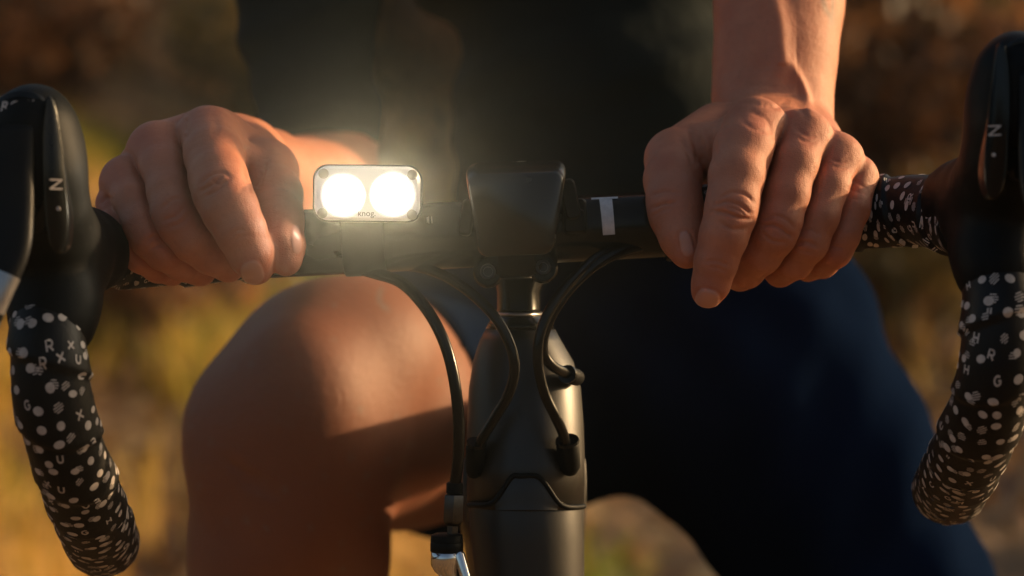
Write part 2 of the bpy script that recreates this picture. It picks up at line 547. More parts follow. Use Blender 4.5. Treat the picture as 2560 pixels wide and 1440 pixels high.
# grass blades: uncountable cover, one mesh
N = 90000
bx = rng.uniform(-3.6, 3.6, N); by = 1.6 + 11.5 * rng.uniform(0, 1, N)**1.25
bx *= (0.35 + by/9)
dens = .7*smooth_noise(bx*2.2, by, 3, 1.7) + .8*smooth_noise(bx*2.6, by, 31, 4.0) + .75*np.exp(-((bx+1.1)/.8)**2)*(by < 8) + .5*np.exp(-((bx-1.9)/.5)**2-((by-5.5)/2)**2)
keep = dens + rng.normal(0, .2, N) > .7
bx, by, dens = bx[keep], by[keep], dens[keep]
N = len(bx)
hgt = rng.uniform(.06, .20, N) * (1 + .5*np.clip(dens, 0, 1.2)); wid = rng.uniform(.003, .007, N)
ang = rng.uniform(0, 2*np.pi, N); lean = rng.uniform(.1, .8, N)
dx, dy = np.cos(ang), np.sin(ang)
z0 = gz(bx, by)
v = np.zeros((N, 5, 3))
for q, (t, wv) in enumerate([(0, 1), (0, -1), (.55, .8), (.55, -.8), (1, 0)]):
    v[:, q, 0] = bx + dx*lean*hgt*t*t - dy*wid*wv
    v[:, q, 1] = by + dy*lean*hgt*t*t + dx*wid*wv
    v[:, q, 2] = z0 - .01*(t == 0) + hgt*t*(1 - .3*lean*t)
base = np.arange(N)[:, None]*5
tri = np.concatenate([base + [0, 1, 3], base + [0, 3, 2], base + [2, 3, 4]])
grass = new_mesh('grass', v.reshape(-1, 3), tri, M['grass'], local=False)
tone = np.clip(.70 - .6*smooth_noise(bx*2.4, by, 9, 1.7) - .3*smooth_noise(bx*3, by, 19, 3.6) + rng.normal(0, .16, N), 0, 1)
set_attr(grass.data, 'tone', np.repeat(tone, 5))
tag(grass, 'tufts of golden and green grass on the ground behind the bicycle', 'grass', kind='stuff')

# fallen leaves
N = 17000
lx = rng.uniform(-4.2, 4.2, N); ly = 1.2 + 14*rng.uniform(0, 1, N)**1.2
lx *= (0.35 + ly/9)
sz = rng.uniform(.018, .05, N)
a = rng.uniform(0, 2*np.pi, N); tl = rng.normal(0, .55, (N, 2))
v = np.zeros((N, 6, 3))
shape = [(-1, 0), (-.35, -.48), (.45, -.38), (1, 0), (.45, .38), (-.35, .48)]
for q, (u, w) in enumerate(shape):
    X = sz*u; Y = sz*w
    v[:, q, 0] = lx + X*np.cos(a) - Y*np.sin(a)
    v[:, q, 1] = ly + X*np.sin(a) + Y*np.cos(a)
    v[:, q, 2] = gz(lx, ly) + .022 + X*tl[:, 0] + Y*tl[:, 1] + sz*.35*w*w
base = np.arange(N)[:, None]*6
fc = np.concatenate([base + [0, 1, 2, 3], base + [0, 3, 4, 5]])
leaves = new_mesh('fallen_leaves', v.reshape(-1, 3), fc, M['leaves'], smooth=False, local=False)
set_attr(leaves.data, 'tone', np.repeat(np.clip(rng.beta(2, 2, N) + .45*smooth_noise(lx*2.4, ly, 21, 2.4), 0, 1), 6))
tag(leaves, 'dry brown fallen leaves scattered over the ground', 'leaves', kind='stuff')

# shrubs of the bank behind, each one a thing with stems and foliage
def shrub_meshes(seed, n_leaf, h, w, leaf, mat_name):
    r = np.random.default_rng(seed)
    stems_v, stems_f, tips = [], [], []
    nst = 11
    for i in range(nst):
        a_ = r.uniform(0, 6.28); rad = r.uniform(.25, 1)*w
        p0 = np.array([r.normal(0, .05), r.normal(0, .05), -.05])
        p2 = np.array([math.cos(a_)*rad, math.sin(a_)*rad, h*r.uniform(.55, .95)])
        p1 = (p0+p2)/2 + np.array([0, 0, h*.12]) + r.normal(0, .06, 3)
        path = smooth_line([p0, p1, p2], 5)
        vv, ff = tube_vf(path, np.linspace(.016, .004, len(path)), 6)
        o_ = sum(len(x) for x in stems_v)
        stems_v.append(vv); stems_f += [tuple(k+o_ for k in f_) for f_ in ff]
        tips += [path[int(len(path)*q)] for q in (.45, .65, .85, .99)]
        for s_ in range(3):
            b0 = path[r.integers(3, len(path)-1)]; b1 = b0 + r.normal(0, .16, 3)*np.array([1, 1, .7]) + [0, 0, .1]
            vv, ff = tube_vf(np.array([b0, (b0+b1)/2 + r.normal(0, .015, 3), b1]), np.array([.007, .005, .002]), 5)
            o_ = sum(len(x) for x in stems_v)
            stems_v.append(vv); stems_f += [tuple(k+o_ for k in f_) for f_ in ff]
            tips.append(b1)
    tips = np.array(tips)
    ti = r.integers(0, len(tips), n_leaf); ct = r.beta(.9, 1.5, len(tips))
    c = tips[ti] + r.normal(0, .095, (n_leaf, 3))
    c[:, 2] = np.maximum(c[:, 2], .04)
    d1 = r.normal(0, 1, (n_leaf, 3)); d1 /= np.linalg.norm(d1, axis=1)[:, None]
    d2 = np.cross(d1, r.normal(0, 1, (n_leaf, 3))); d2 /= np.linalg.norm(d2, axis=1)[:, None]
    s_ = leaf*r.uniform(.6, 1.4, n_leaf)[:, None]
    lv = np.stack([c - d1*s_, c - d2*s_*.42, c + d1*s_, c + d2*s_*.42], 1).reshape(-1, 3)
    lf = np.arange(n_leaf*4).reshape(-1, 4)
    tone_ = np.repeat(np.clip(ct[ti] + r.normal(0, .14, n_leaf), 0, 1), 4)
    return np.concatenate(stems_v), stems_f, lv, lf, tone_

protos = []
for i, (seed, nl, h, w, leaf, mt) in enumerate([(1, 3600, 1.5, .8, .045, 'brush'), (2, 3000, 1.15, .9, .05, 'brush'), (3, 3200, 1.3, .7, .04, 'brush_green'), (4, 2600, .8, .75, .05, 'brush')]):
    sv, sf, lv, lf, tn = shrub_meshes(seed, nl, h, w, leaf, mt)
    me1 = bpy.data.meshes.new('stems'); me1.from_pydata([tuple(p) for p in sv], [], sf); me1.materials.append(M['twig'])
    me1.polygons.foreach_set('use_smooth', np.ones(len(me1.polygons), bool))
    me2 = bpy.data.meshes.new('foliage'); me2.from_pydata([tuple(p) for p in lv], [], [tuple(q) for q in lf]); me2.materials.append(M[mt])
    set_attr(me2, 'tone', tn)
    protos.append((me1, me2))
def ground_at(px, py):
    """where the ray through a photo pixel meets the ground"""
    d = FWD*D + Vector((1, 0, 0))*(px-1280)*S + UP*(720-py)*S
    t = 0.5
    for _ in range(4000):
        p = cam.location + d*t
        if p.z < float(gz(np.array(p.x), np.array(p.y))): return p
        t += .01 + t*.002
    return p
SHRUBS = []
for row, (y0, n_, sc_, kinds) in enumerate([(10.6, 9, .95, (0, 1, 3, 2)), (13.4, 10, 1.3, (1, 0, 2, 0)), (17.5, 11, 1.75, (0, 2, 1, 1)), (24, 11, 2.6, (2, 0, 0, 1))]):
    for i in range(n_):
        span = 2.6 + y0*.17
        x = -span + 2*span*(i + .5 + random.uniform(-.3, .3))/n_
        y = y0 + random.uniform(-.9, .9)
        SHRUBS.append((x, y, sc_*random.uniform(.8, 1.2), kinds[i % 4]))
for px_, py_, sc_, kd in ((330, 900, .42, 3), (470, 880, .5, 3), (2290, 930, .45, 2), (2200, 880, .4, 3)):
    gp = ground_at(px_, py_)
    SHRUBS.append((gp.x, gp.y, sc_, kd))
kind_words = ['tall rust brown', 'broad brown', 'dull green', 'low brown']
row_words = lambda y: 'in the grass before the bank' if y < 9.4 else 'at the foot of the bank' if y < 12 else 'part way up the bank' if y < 15.5 else 'high on the bank' if y < 20 else 'on the crest of the bank'
for x, y, sc_, kd in SHRUBS:
    e = empty('shrub', (x, y, float(gz(np.array(x), np.array(y)))))
    e.rotation_euler = (0, 0, random.uniform(0, 6.28)); e.scale = (sc_,)*3
    for nm, me in zip(('stems', 'foliage'), protos[kd]):
        o = bpy.data.objects.new(nm, me); col.objects.link(o); o.parent = e
    sx_ = x/(y + D)*D/S
    side = 'left of the rider' if sx_ < -500 else 'right of the rider' if sx_ > 600 else 'behind the rider'
    tag(e, f"{kind_words[kd]} shrub, blurred, {row_words(y)}, {side}", 'shrub', f"{kind_words[kd]} shrubs {row_words(y)}, {side}")

# ================================================================== PERSON
# ---- rider's left hand (right in the photo), local mm
def pts(seq):
    return [(P(a_, b_, c_), r_) for a_, b_, c_, r_ in seq]

def build_hand(lo, hi, h, fingers, thumb, wrists, extra, arm):
    g = Grid(lo, hi, h)
    palm = g.field()
    for seq, w_ in zip(fingers, wrists):
        m = seq[0]
        g.cone(palm, P(*m[:3]), P(*w_[:3]), m[3]*.90, w_[3], 8)
    for a_, b_, ra, rb, k in extra:
        g.cone(palm, P(*a_), P(*b_), ra, rb, k)
    for seq in arm:
        g.chain(palm, pts(seq), 14)
    F = None
    for seq in fingers:
        f = g.field()
        g.chain(f, pts(seq), 2.5)
        F = f if F is None else np.minimum(F, f) + 1.5*np.exp(-((F - f)/1.7)**2).astype(np.float32)
    t = g.field()
    g.chain(t, pts(thumb), 4)
    H = smin(palm, F, 3.6)
    H = smin(H, t, 2.4)
    return g.mesh(H, 1)

def groove(v, n, lines, sign=-1.0):
    """press wrinkles (photo-pixel lines) into camera-facing skin: (points, depth mm, half width mm)"""
    px = proj(v)
    disp = np.zeros(len(v))
    facing = np.clip((-n[:, 1] - .05)/.25, 0, 1)
    for ln, depth, w_ in lines:
        q = smooth_line(ln, 5)
        lo = q.min(0) - 25; hi = q.max(0) + 25
        m = ((px > lo) & (px < hi)).all(1) & (facing > 0)
        if not m.any(): continue
        d = poly_dist(px[m], q) * .165
        # fade towards both ends
        e = np.minimum(np.linalg.norm(px[m]-q[0], axis=1), np.linalg.norm(px[m]-q[-1], axis=1))*.165
        fade = np.clip(e/2.0 + .25, 0, 1) if sign < 0 else np.clip(e/9.0, 0, 1)**1.5
        disp[m] += sign*depth*(1.35 if sign < 0 else 1.0)*np.exp(-(d/w_)**2)*fade
    return v + n*(disp*facing)[:, None]

LH_F = [
 [(1888,322,-14,13.2),(1860,375,-28,12.3),(1842,440,-38,11.3),(1832,505,-43,10.6),(1826,535,-45,10.3),(1809,590,-46,9.7),(1790,655,-45,8.7),(1777,710,-43,7.6),(1769,730,-41,6.5)],
 [(2008,345,-12,12.0),(1985,415,-25,10.2),(1966,490,-32,9.5),(1948,555,-35,9.4),(1938,585,-35,9.0),(1903,635,-29,8.4),(1866,674,-18,7.6),(1850,688,-5,7.0)],
 [(2090,398,-10,11.2),(2070,470,-21,9.1),(2046,545,-27,8.6),(2020,605,-28,8.5),(1985,652,-21,7.7),(1950,678,-6,7.0)],
 [(2138,447,-7,9.6),(2126,520,-17,8.0),(2104,588,-21,7.4),(2086,626,-20,7.2),(2055,655,-11,6.6),(2020,670,2,6.0)],
]
LH_T = [(1795,335,38,14),(1688,398,5,12.4),(1682,450,-10,11.6),(1686,505,-20,11.0),(1692,540,-24,10.6),(1706,595,-30,8.8),(1717,632,-33,6.6)]
LH_W = [(1885,332,55,14),(1922,326,60,14),(1960,334,60,14),(1998,350,56,14)]
LH_X = [((1888,332,4), (2005,352,4), 12, 11, 5), ((2005,356,4), (2090,404,4), 10.4, 9.8, 5), ((2090,407,4), (2135,450,4), 9.4, 8.4, 4), (( 1735,372,8), (1860,352,-2), 11, 10, 6), ((1870,420,12), (2070,450,10), 13, 10, 9), ((1800,390,30), (1850,420,5), 15, 13, 9), ((1890,330,40),(2010,360,45),15,14,10)]
LH_A = [[(1905,312,62,19.0),(1908,235,64,19.4),(1914,120,72,20),(1917,0,82,21),(1930,-140,98,24)],
        [(1950,312,64,19.0),(1950,235,68,19.4),(1962,120,76,20),(1976,0,86,21),(1990,-140,102,24)]]
hv, hf = build_hand(P(1560,800,0)*[1,0,1]+[-4,-66,-4], P(2250,-150,0)*[1,0,1]+[6,135,6], 0.72, LH_F, LH_T, LH_W, LH_X, LH_A)
hn = vnormals(hv, hf)
LH_LINES = [
 # index PIP wrinkles
 ([(1800,495),(1830,480),(1865,487),(1884,505)], .55, .7), ([(1787,512),(1815,503),(1850,512),(1878,535)], .8, .75),
 ([(1785,528),(1815,532),(1850,545),(1880,548)], .9, .8), ([(1800,556),(1830,572),(1862,572)], .6, .8),
 ([(1820,518),(1845,524),(1865,538)], .5, .6),
 # index DIP
 ([(1762,655),(1790,652),(1822,664)], .45, .7), ([(1770,668),(1795,670),(1818,680)], .3, .6),
 # middle PIP
 ([(1910,548),(1935,538),(1965,548),(1985,568)], .6, .7), ([(1905,563),(1940,565),(1970,585),(1980,592)], .8, .75), ([(1908,586),(1935,604),(1965,606)], .5, .7),
 # ring PIP
 ([(2002,578),(2025,572),(2045,585)], .5, .7), ([(1990,608),(2020,605),(2043,617)], .8, .75), ([(1995,622),(2015,630),(2035,632)], .4, .6),
 ([(2072,612),(2092,618),(2110,622)], .4, .6),
 # thumb IP
 ([(1630,488),(1660,478),(1700,482)], .5, .7), ([(1632,520),(1655,510),(1690,506)], .8, .8), ([(1632,540),(1655,525),(1680,520)], .4, .7),
 # knuckle creases
 ([(1855,300),(1885,322),(1915,330)], .3, 1.0), ([(1880,280),(1918,300),(1930,340)], .35, 1.1), ([(1990,320),(2020,340),(2045,338)], .35, 1.0),
 ([(1995,345),(2025,355),(2048,350)], .3, .9), ([(2075,395),(2100,405),(2122,400)], .35, .8), ([(2080,415),(2105,418),(2125,415)], .3, .8),
 ([(2130,450),(2150,460),(2165,470)], .35, .7), ([(2120,470),(2140,478),(2160,482)], .3, .7), ([(2118,492),(2140,498),(2160,500)], .25, .6),
 # web folds by the thumb
 ([(1725,325),(1740,360),(1748,400)], .9, 1.3), ([(1745,335),(1758,370),(1760,410)], .7, 1.2), ([(1775,330),(1782,365),(1778,400)], .8, 1.4), ([(1700,345),(1722,380),(1735,410)], .6, 1.2),
 # wrist folds
 ([(1800,262),(1850,254),(1905,258)], .3, 1.4), ([(1915,262),(1940,268),(1965,258)], .5, 1.2), ([(1985,262),(2005,276),(2015,292)], .4, 1.1), ([(1870,215),(1905,212),(1945,222)], .25, 1.2),
]
hv = groove(hv, hn, LH_LINES)
hv = groove(hv, hn, [([(1905,-120),(1925,-20),(1944,60),(1951,140),(1964,215)], 3.0, 4.2), ([(1972,140),(1990,185),(2008,225),(2024,275),(2030,300)], 1.8, 1.9)], +1.0)
hn = vnormals(hv, hf)

def blob(px, c, r):
    return np.exp(-(((px[:, 0]-c[0])/r[0])**2 + ((px[:, 1]-c[1])/r[1])**2))

def nail_mask(v, n, c, u, half_u, half_w, soft=.35):
    """c = centre of the nail (photo px), u = direction along the finger (px), sizes in px"""
    px = proj(v); d = px - np.asarray(c, float); u = np.asarray(u, float)/np.linalg.norm(u)
    a_ = d @ u; b_ = d @ np.array([-u[1], u[0]])
    q = (np.abs(a_/half_u)**2.6 + np.abs(b_/half_w)**2.6)
    return np.clip((1 - q)/soft, 0, 1) * np.clip((-n[:, 1])/.2, 0, 1)

px = proj(hv)
front = np.clip((-hn[:, 1] + .3)/.5, 0, 1)
lh_red = np.zeros(len(hv))
for c_, r_, w_ in [((1888,312),(48,36),.5), ((2022,338),(40,34),.5), ((2102,400),(30,30),.4), ((1838,520),(50,42),.45), ((1945,575),(40,38),.4), ((1772,735),(60,50),.6), ((1790,640),(60,60),.25), ((1715,620),(40,50),.5), ((1680,500),(50,60),.3), ((2020,612),(30,26),.35), ((2100,640),(40,26),.4), ((1665,400),(40,50),.3)]:
    lh_red = np.maximum(lh_red, w_*blob(px, c_, r_)*front)
lh_nail = np.maximum(nail_mask(hv, hn, (1768,752), (-.25,1), 30, 33), nail_mask(hv, hn, (1716,610), (.22,1), 34, 17))
hv = hv + hn*(0.35*np.clip(lh_nail, 0, 1) )[:, None]
for c_, u_, hu, hw in [((1768,752), (-.25,1), 30, 33), ((1716,610), (.22,1), 34, 17)]:
    rim = nail_mask(hv, hn, c_, u_, hu+7, hw+7, .5) - nail_mask(hv, hn, c_, u_, hu+1, hw+1, .5)
    hv = hv - hn*(0.45*np.clip(rim, 0, 1)*(px[:, 1] < c_[1]+12))[:, None]
ink_shadow = np.zeros(len(hv))
for ln, w_ in [([(2052,-60),(2060,10),(2076,40),(2080,58)], 7), ([(2072,-60),(2082,-10),(2081,45)], 5), ([(2040,-60),(2046,-20),(2060,8)], 5)]:
    ink_shadow = np.maximum(ink_shadow, .55*np.exp(-(poly_dist(px, smooth_line(ln))/w_)**2)*front)
LH = (hv, hf, lh_red, lh_nail, ink_shadow)

# ---- rider's right hand (left in the photo)
RH_F = [
 [(522,345,-4,13.5),(534,395,-24,12.6),(546,450,-40,11.9),(556,482,-46,11.8),(576,525,-51,11.3),(602,578,-54,10.2),(627,635,-53,9.0),(640,668,-49,7.2)],
 [(393,378,-4,12.6),(413,430,-19,10.8),(427,490,-31,10.1),(437,535,-37,10.3),(449,562,-39,9.9),(479,599,-39,9.0),(525,634,-34,8.2),(570,662,-24,7.4)],
 [(316,455,-10,10.9),(337,508,-23,9.7),(362,566,-32,9.2),(378,592,-34,9.0),(410,624,-33,8.4),(455,655,-25,7.6),(500,675,-14,7)],
 [(292,512,-12,8.3),(303,555,-21,7.7),(326,600,-27,7.5),(355,640,-25,7),(395,667,-17,6.4),(430,680,-5,6)],
]
RH_T = [(602,375,46,15),(664,432,4,13.5),(688,490,-20,11.0),(698,535,-32,9.2),(703,560,-37,8.5),(711,615,-44,7.9),(715,652,-46,6.3)]
RH_W = [(590,390,62,14),(550,402,68,14),(512,430,68,14),(478,462,62,13)]
RH_X = [((515,344,9), (402,380,9), 12.8, 12.0, 6), ((395,386,6), (318,455,4), 11, 9.6, 5), ((316,460,2), (292,512,-2), 9.4, 7.6, 4), ((545,352,16), (664,424,8), 11.5, 12, 8), ((540,440,12), (330,520,8), 14, 10, 9), ((640,430,25), (560,470,10), 15, 14, 9), ((590,400,45), (490,450,45), 15, 13, 10), ((585,385,-8),(655,450,-6), 8, 9, 6)]
RH_A = [[(585,400,68,19),(625,405,105,20)], [(530,430,70,18),(590,420,105,20)]]
rv, rf = build_hand(P(215,760,0)*[1,0,1]+[-4,-72,-4], P(775,240,0)*[1,0,1]+[4,92,4], 0.72, RH_F, RH_T, RH_W, RH_X, RH_A)
rn = vnormals(rv, rf)
def Z(*a_):   # points read off the 600x540 px close-up (scale .375, origin 200,220)
    return [(200 + x*.375, 220 + y*.375) for x, y in a_]
RH_LINES = [
 (Z((800,640),(870,580),(950,560),(1000,590)), .6, .8), (Z((800,690),(880,640),(940,590)), .7, .8), (Z((830,720),(900,690),(960,640)), .5, .8), (Z((880,610),(920,640),(990,610)), .5, .7),
 (Z((990,1000),(1050,950),(1110,950)), .4, .7), (Z((1010,1030),(1080,990),(1150,985)), .3, .7),
 (Z((550,800),(620,740),(680,740)), .5, .8), (Z((560,880),(640,850),(700,790)), .6, .8), (Z((590,930),(670,900),(740,840)), .5, .8),
 (Z((440,1030),(490,990),(540,1000)), .5, .8), (Z((470,1070),(520,1050),(560,1040)), .35, .7),
 (Z((135,770),(170,735),(210,740)), .6, .8), (Z((140,820),(180,800),(220,820)), .4, .7),
 (Z((1210,540),(1180,600),(1150,670)), .8, 1.4), (Z((1240,480),(1210,580),(1190,640)), .6, 1.2), (Z((1130,440),(1110,540),(1120,600)), .5, 1.5),
 (Z((1300,900),(1370,860),(1430,880)), .4, .8), (Z((1300,860),(1370,820),(1440,830)), .3, .8),
 (Z((880,200),(910,240),(900,290)), .35, 1.5), (Z((700,190),(690,240),(700,300)), .8, 2.2),
]
rv = groove(rv, rn, RH_LINES)
rn = vnormals(rv, rf)
rpx = proj(rv)
rfront = np.clip((-rn[:, 1] + .3)/.5, 0, 1)
rh_red = np.zeros(len(rv))
for c_, r_, w_ in [((350,335),(60,40),.55), ((385,360),(60,60),.3), ((490,280),(60,30),.4), ((275,440),(40,40),.35), ((255,510),(30,40),.5), ((550,450),(60,40),.4), ((440,545),(50,40),.45), ((385,600),(40,34),.4), ((640,680),(50,60),.55), ((600,580),(60,50),.25), ((720,670),(40,40),.4)]:
    rh_red = np.maximum(rh_red, w_*blob(rpx, c_, r_)*rfront)
RN = [((631,682), (.35,1), 32, 29), ((741,598), (.08,1), 38, 13)]
rh_nail = np.zeros(len(rv))
for c_, u_, hu, hw in RN:
    rh_nail = np.maximum(rh_nail, nail_mask(rv, rn, c_, u_, hu, hw))
    rim = nail_mask(rv, rn, c_, u_, hu+7, hw+7, .5) - nail_mask(rv, rn, c_, u_, hu+1, hw+1, .5)
    rv = rv - rn*(0.18*np.clip(rim, 0, 1)*(rpx[:, 1] < c_[1]+10))[:, None]
rv = rv + rn*(0.18*rh_nail)[:, None]
RH = (rv, rf, rh_red, rh_nail, np.zeros(len(rv)))

# ---- arms, trunk, head and legs on a coarser grid
g = Grid((-330, 50, -520), (330, 640, 760), 4.5)
B = g.field(200)
# forearms and upper arms
g.chain(B, pts([(598,415,84,19),(660,440,130,22),(760,474,220,26),(818,476,285,28)]), 8)
g.chain(B, pts([(818,474,288,29),(802,320,312,30),(800,250,318,28),(770,0,340,29),(760,-700,390,40),(850,-1450,430,54)]), 10)
g.chain(B, pts([(1952,-110,95,28),(1970,-300,125,36),(1985,-620,190,40),(1990,-760,230,38)]), 10)
g.chain(B, pts([(1990,-760,232,38),(1960,-1100,330,48),(1850,-1450,430,58)]), 10)
# trunk
g.chain(B, [((60, 520, -50), 55), ((58, 465, 60), 60), ((56, 450, 120), 62), ((40, 450, 230), 85), ((20, 460, 340), 105), ((10, 470, 470), 90)], 40)
g.chain(B, [(P(850,-1450,430), 55), (P(1850,-1450,430), 55)], 30)
g.chain(B, [((0, 470, 520), 50), ((0, 440, 610), 48)], 15)
g.ell(B, (0, 425, 680), (66, 84, 78), 12); g.ell(B, (0, 375, 635), (42, 44, 40), 14)
g.cone(B, (0, 345, 672), (0, 328, 655), 8, 11, 6)
g.ell(B, (-68, 432, 665), (8, 16, 26), 5); g.ell(B, (68, 432, 665), (8, 16, 26), 5)
# left leg, standing
g.chain(B, [(P(1690,830,470), 66), (P(2060,1250,440), 54), (P(2260,1620,435), 47), (P(2330,2200,440), 42)], 20)
# bent right leg, knee towards the camera, on a finer grid
lg = Grid((-190, 95, -300), (60, 560, 60), 2.4)
K = lg.field(200)
lg.chain(K, pts([(715,1980,300,38),(716,1700,250,44),(722,1440,215,46.5),(724,1310,205,46.5),(735,1180,200,48)]), 18)
lg.chain(K, pts([(800,1020,205,50),(880,1005,260,60),(985,1000,350,70),(1180,960,480,86)]), 20)
lg.ell(K, P(706,1090,188), (50.5, 45, 52), 15)
lg.ell(K, P(745,1000,160), (34, 30, 40), 20)
lg.ell(K, P(825,885,205), (43, 44, 38), 20)
lg.ell(K, P(928,868,222), (36, 44, 35), 16)
lg.ell(K, P(760,1250,165), (20, 20, 34), 22)
kv, kf = lg.mesh(K, 3)
bv, bf = g.mesh(B, 3)
bpx = proj(bv); bn = vnormals(bv, bf)
kn = vnormals(kv, kf)
kv = groove(kv, kn, [([(590,1165),(630,1190),(668,1208)], .9, 1.6), ([(600,1200),(640,1222),(690,1235)], .7, 1.8), ([(560,1150),(600,1185),(650,1215)], .6, 1.6)])
kn = vnormals(kv, kf); kpx = proj(kv); kfr = np.clip((-kn[:, 1] + .3)/.5, 0, 1)
k_red = np.clip(.45*blob(kpx, (660,1080), (170,150)) + .4*blob(kpx, (500,1050), (90,250)) + .3*blob(kpx, (720,1300), (300,120)), 0, .7)
k_shadow_spots = .5*np.exp(-(poly_dist(kpx, smooth_line([(955,722),(948,740),(952,758),(966,772)]))/7)**2)*kfr  # hook-shaped shadow painted dark into the knee's skin colour
for _ in range(46):
    c_ = (rng.uniform(470, 1130), rng.uniform(720, 1430)); r_ = rng.uniform(2.0, 4.2)
    k_shadow_spots = np.maximum(k_shadow_spots, rng.uniform(.2, .5)*blob(kpx, c_, (r_*2, r_*2))*kfr)
b_ink = np.zeros(len(bv))
def merge(parts_):
    vs, fs, at = [], [], [[], [], []]; o_ = 0
    for v_, f_, r_, n_, k_ in parts_:
        vs.append(v_); fs.append(f_ + o_); o_ += len(v_)
        for q, x in zip(at, (r_, n_, k_)): q.append(x)
    return np.concatenate(vs), np.concatenate(fs), [np.concatenate(q) for q in at]
pv, pf, pa = merge([LH, RH, (kv, kf, k_red, np.zeros(len(kv)), k_shadow_spots), (bv, bf, np.zeros(len(bv)), np.zeros(len(bv)), b_ink)])
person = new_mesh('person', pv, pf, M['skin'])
for nm, vals in zip(('redness', 'nail', 'ink_shadow'), pa):
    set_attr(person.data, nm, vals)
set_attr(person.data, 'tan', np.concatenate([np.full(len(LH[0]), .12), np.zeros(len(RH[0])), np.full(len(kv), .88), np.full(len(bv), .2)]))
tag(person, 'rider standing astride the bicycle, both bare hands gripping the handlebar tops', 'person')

# ---- clothing
g = Grid((-330, 150, -160), (330, 700, 560), 5.0)
J = g.field(200)
# right sleeve with a hem
g.chain(J, pts([(806,430,292,33),(797,338,304,34.5),(788,250,318,34),(770,60,335,38.5),(762,-100,345,42),(760,-700,390,54),(850,-1450,430,68)]), 6)
g.cut(J, P(800,376,304), (.03, -.22, -1))
T = g.field(200)
g.chain(T, pts([(1990,-720,225,50),(1960,-1100,330,58),(1850,-1450,430,68)]), 10)
for z_, y_, x_, rx_, ry_ in [(20, 412, 58, 88, 86), (50, 405, 58, 90, 90), (110, 408, 56, 92, 93), (215, 430, 44, 124, 100), (330, 440, 20, 150, 105), (420, 450, 10, 150, 100)]:
    g.ell(T, (x_, y_, z_), (rx_, ry_, 75), 25)
g.chain(T, [(P(850,-1450,430), 66), (P(1850,-1450,430), 66)], 40)
g.cut(T, (0, 400, 12), (.12, -.1, -1))
J = smin(J, T, 6)
jv, jf = g.mesh(J, 2)
jn = vnormals(jv, jf)
w1 = np.sin(jv[:, 2]*.10 + .05*jv[:, 0] + 2*np.sin(jv[:, 0]*.03))*np.sin(jv[:, 0]*.045+1.3) + .6*np.sin(jv[:, 2]*.21 - .07*jv[:, 0])
jv = jv + jn*(1.8*w1)[:, None]
jersey = new_mesh('jersey', jv, jf, M['jersey'], person)
jersey['label'] = 'close fitting black short sleeved jersey'

g = Grid((-130, 220, -520), (330, 700, 60), 5.0)
H = g.field(200)
for z_, y_, x_, rx_, ry_, rz_ in [(-15, 470, 55, 92, 92, 60), (-45, 480, 55, 105, 105, 62), (-70, 490, 60, 105, 105, 62)]:
    g.ell(H, (x_, y_, z_), (rx_, ry_, rz_), 25)
g.chain(H, pts([(1610,800,455,96),(1820,900,440,92),(2020,1170,430,78),(2200,1500,430,68),(2290,1750,435,58)]), 16)
g.cut(H, P(2290,1760,435), P(2290,1760,435) - P(2100,1300,435))
H2 = g.field(200)
g.chain(H2, pts([(880,1003,255,65.5),(985,1000,350,77.5),(1180,960,480,95),(1350,880,520,100)]), 10)
g.cut(H2, P(960,1000,330), (-.62, -.60, -.5))
H = smin(H, H2, 14)
sv, sf = g.mesh(H, 2)
sn = vnormals(sv, sf)
w1 = np.sin(sv[:, 2]*.06 + .09*sv[:, 0] + 1.5*np.sin(sv[:, 2]*.03)) + .5*np.sin(sv[:, 0]*.15 - sv[:, 2]*.05)
sv = sv + sn*(1.8*w1)[:, None]
shorts = new_mesh('shorts', sv, sf, M['shorts'], person)
shorts['label'] = 'stretchy navy blue cycling shorts'

# ================================================================== BICYCLE
bike = empty('bicycle', ORIGIN)
tag(bike, 'black drop bar road bicycle with dotted handlebar tape, facing the camera', 'bicycle')
BAR_R = 14.2
bar_px = lambda x: 580 - (x - 1280)*0.0527
# --- bar centrelines: tops, bend, drops (photo px + depth)
TOPL = [(640,bar_px(640),0),(520,bar_px(520),0),(420,bar_px(420),-1),(330,bar_px(330),-4),(255,bar_px(255)-2,-14),(195,640,-30),(158,655,-50),(138,690,-70),(128,760,-84)]
DROPL = [(128,760,-84),(120,860,-91),(128,960,-92),(148,1060,-87),(180,1160,-74),(212,1245,-52),(238,1310,-22),(252,1345,12),(258,1358,40)]
TOPR = [(1660,bar_px(1660),0),(1900,bar_px(1900),0),(2080,bar_px(2080),0),(2200,bar_px(2200),-2),(2290,bar_px(2290)-2,-12),(2370,540,-28),(2430,556,-48),(2470,590,-68),(2490,650,-82)]
DROPR = [(2490,650,-82),(2502,750,-90),(2500,850,-92),(2488,950,-88),(2460,1040,-76),(2430,1115,-54),(2400,1175,-24),(2380,1212,10),(2370,1226,38)]
def world_line(seq, n=8):
    return smooth_line([P(*q) for q in seq], n)
def resample(path, step):
    d = np.concatenate([[0], np.cumsum(np.linalg.norm(np.diff(path, axis=0), axis=1))])
    s_ = np.arange(0, d[-1], step)
    return np.stack([np.interp(s_, d, path[:, i]) for i in range(3)], 1), s_
# bare middle section of the bar
tube('handlebar', np.array([P(x, bar_px(x), 0) for x in np.linspace(560, 1720, 30)]), BAR_R, M['black_gloss'], bike, 40)

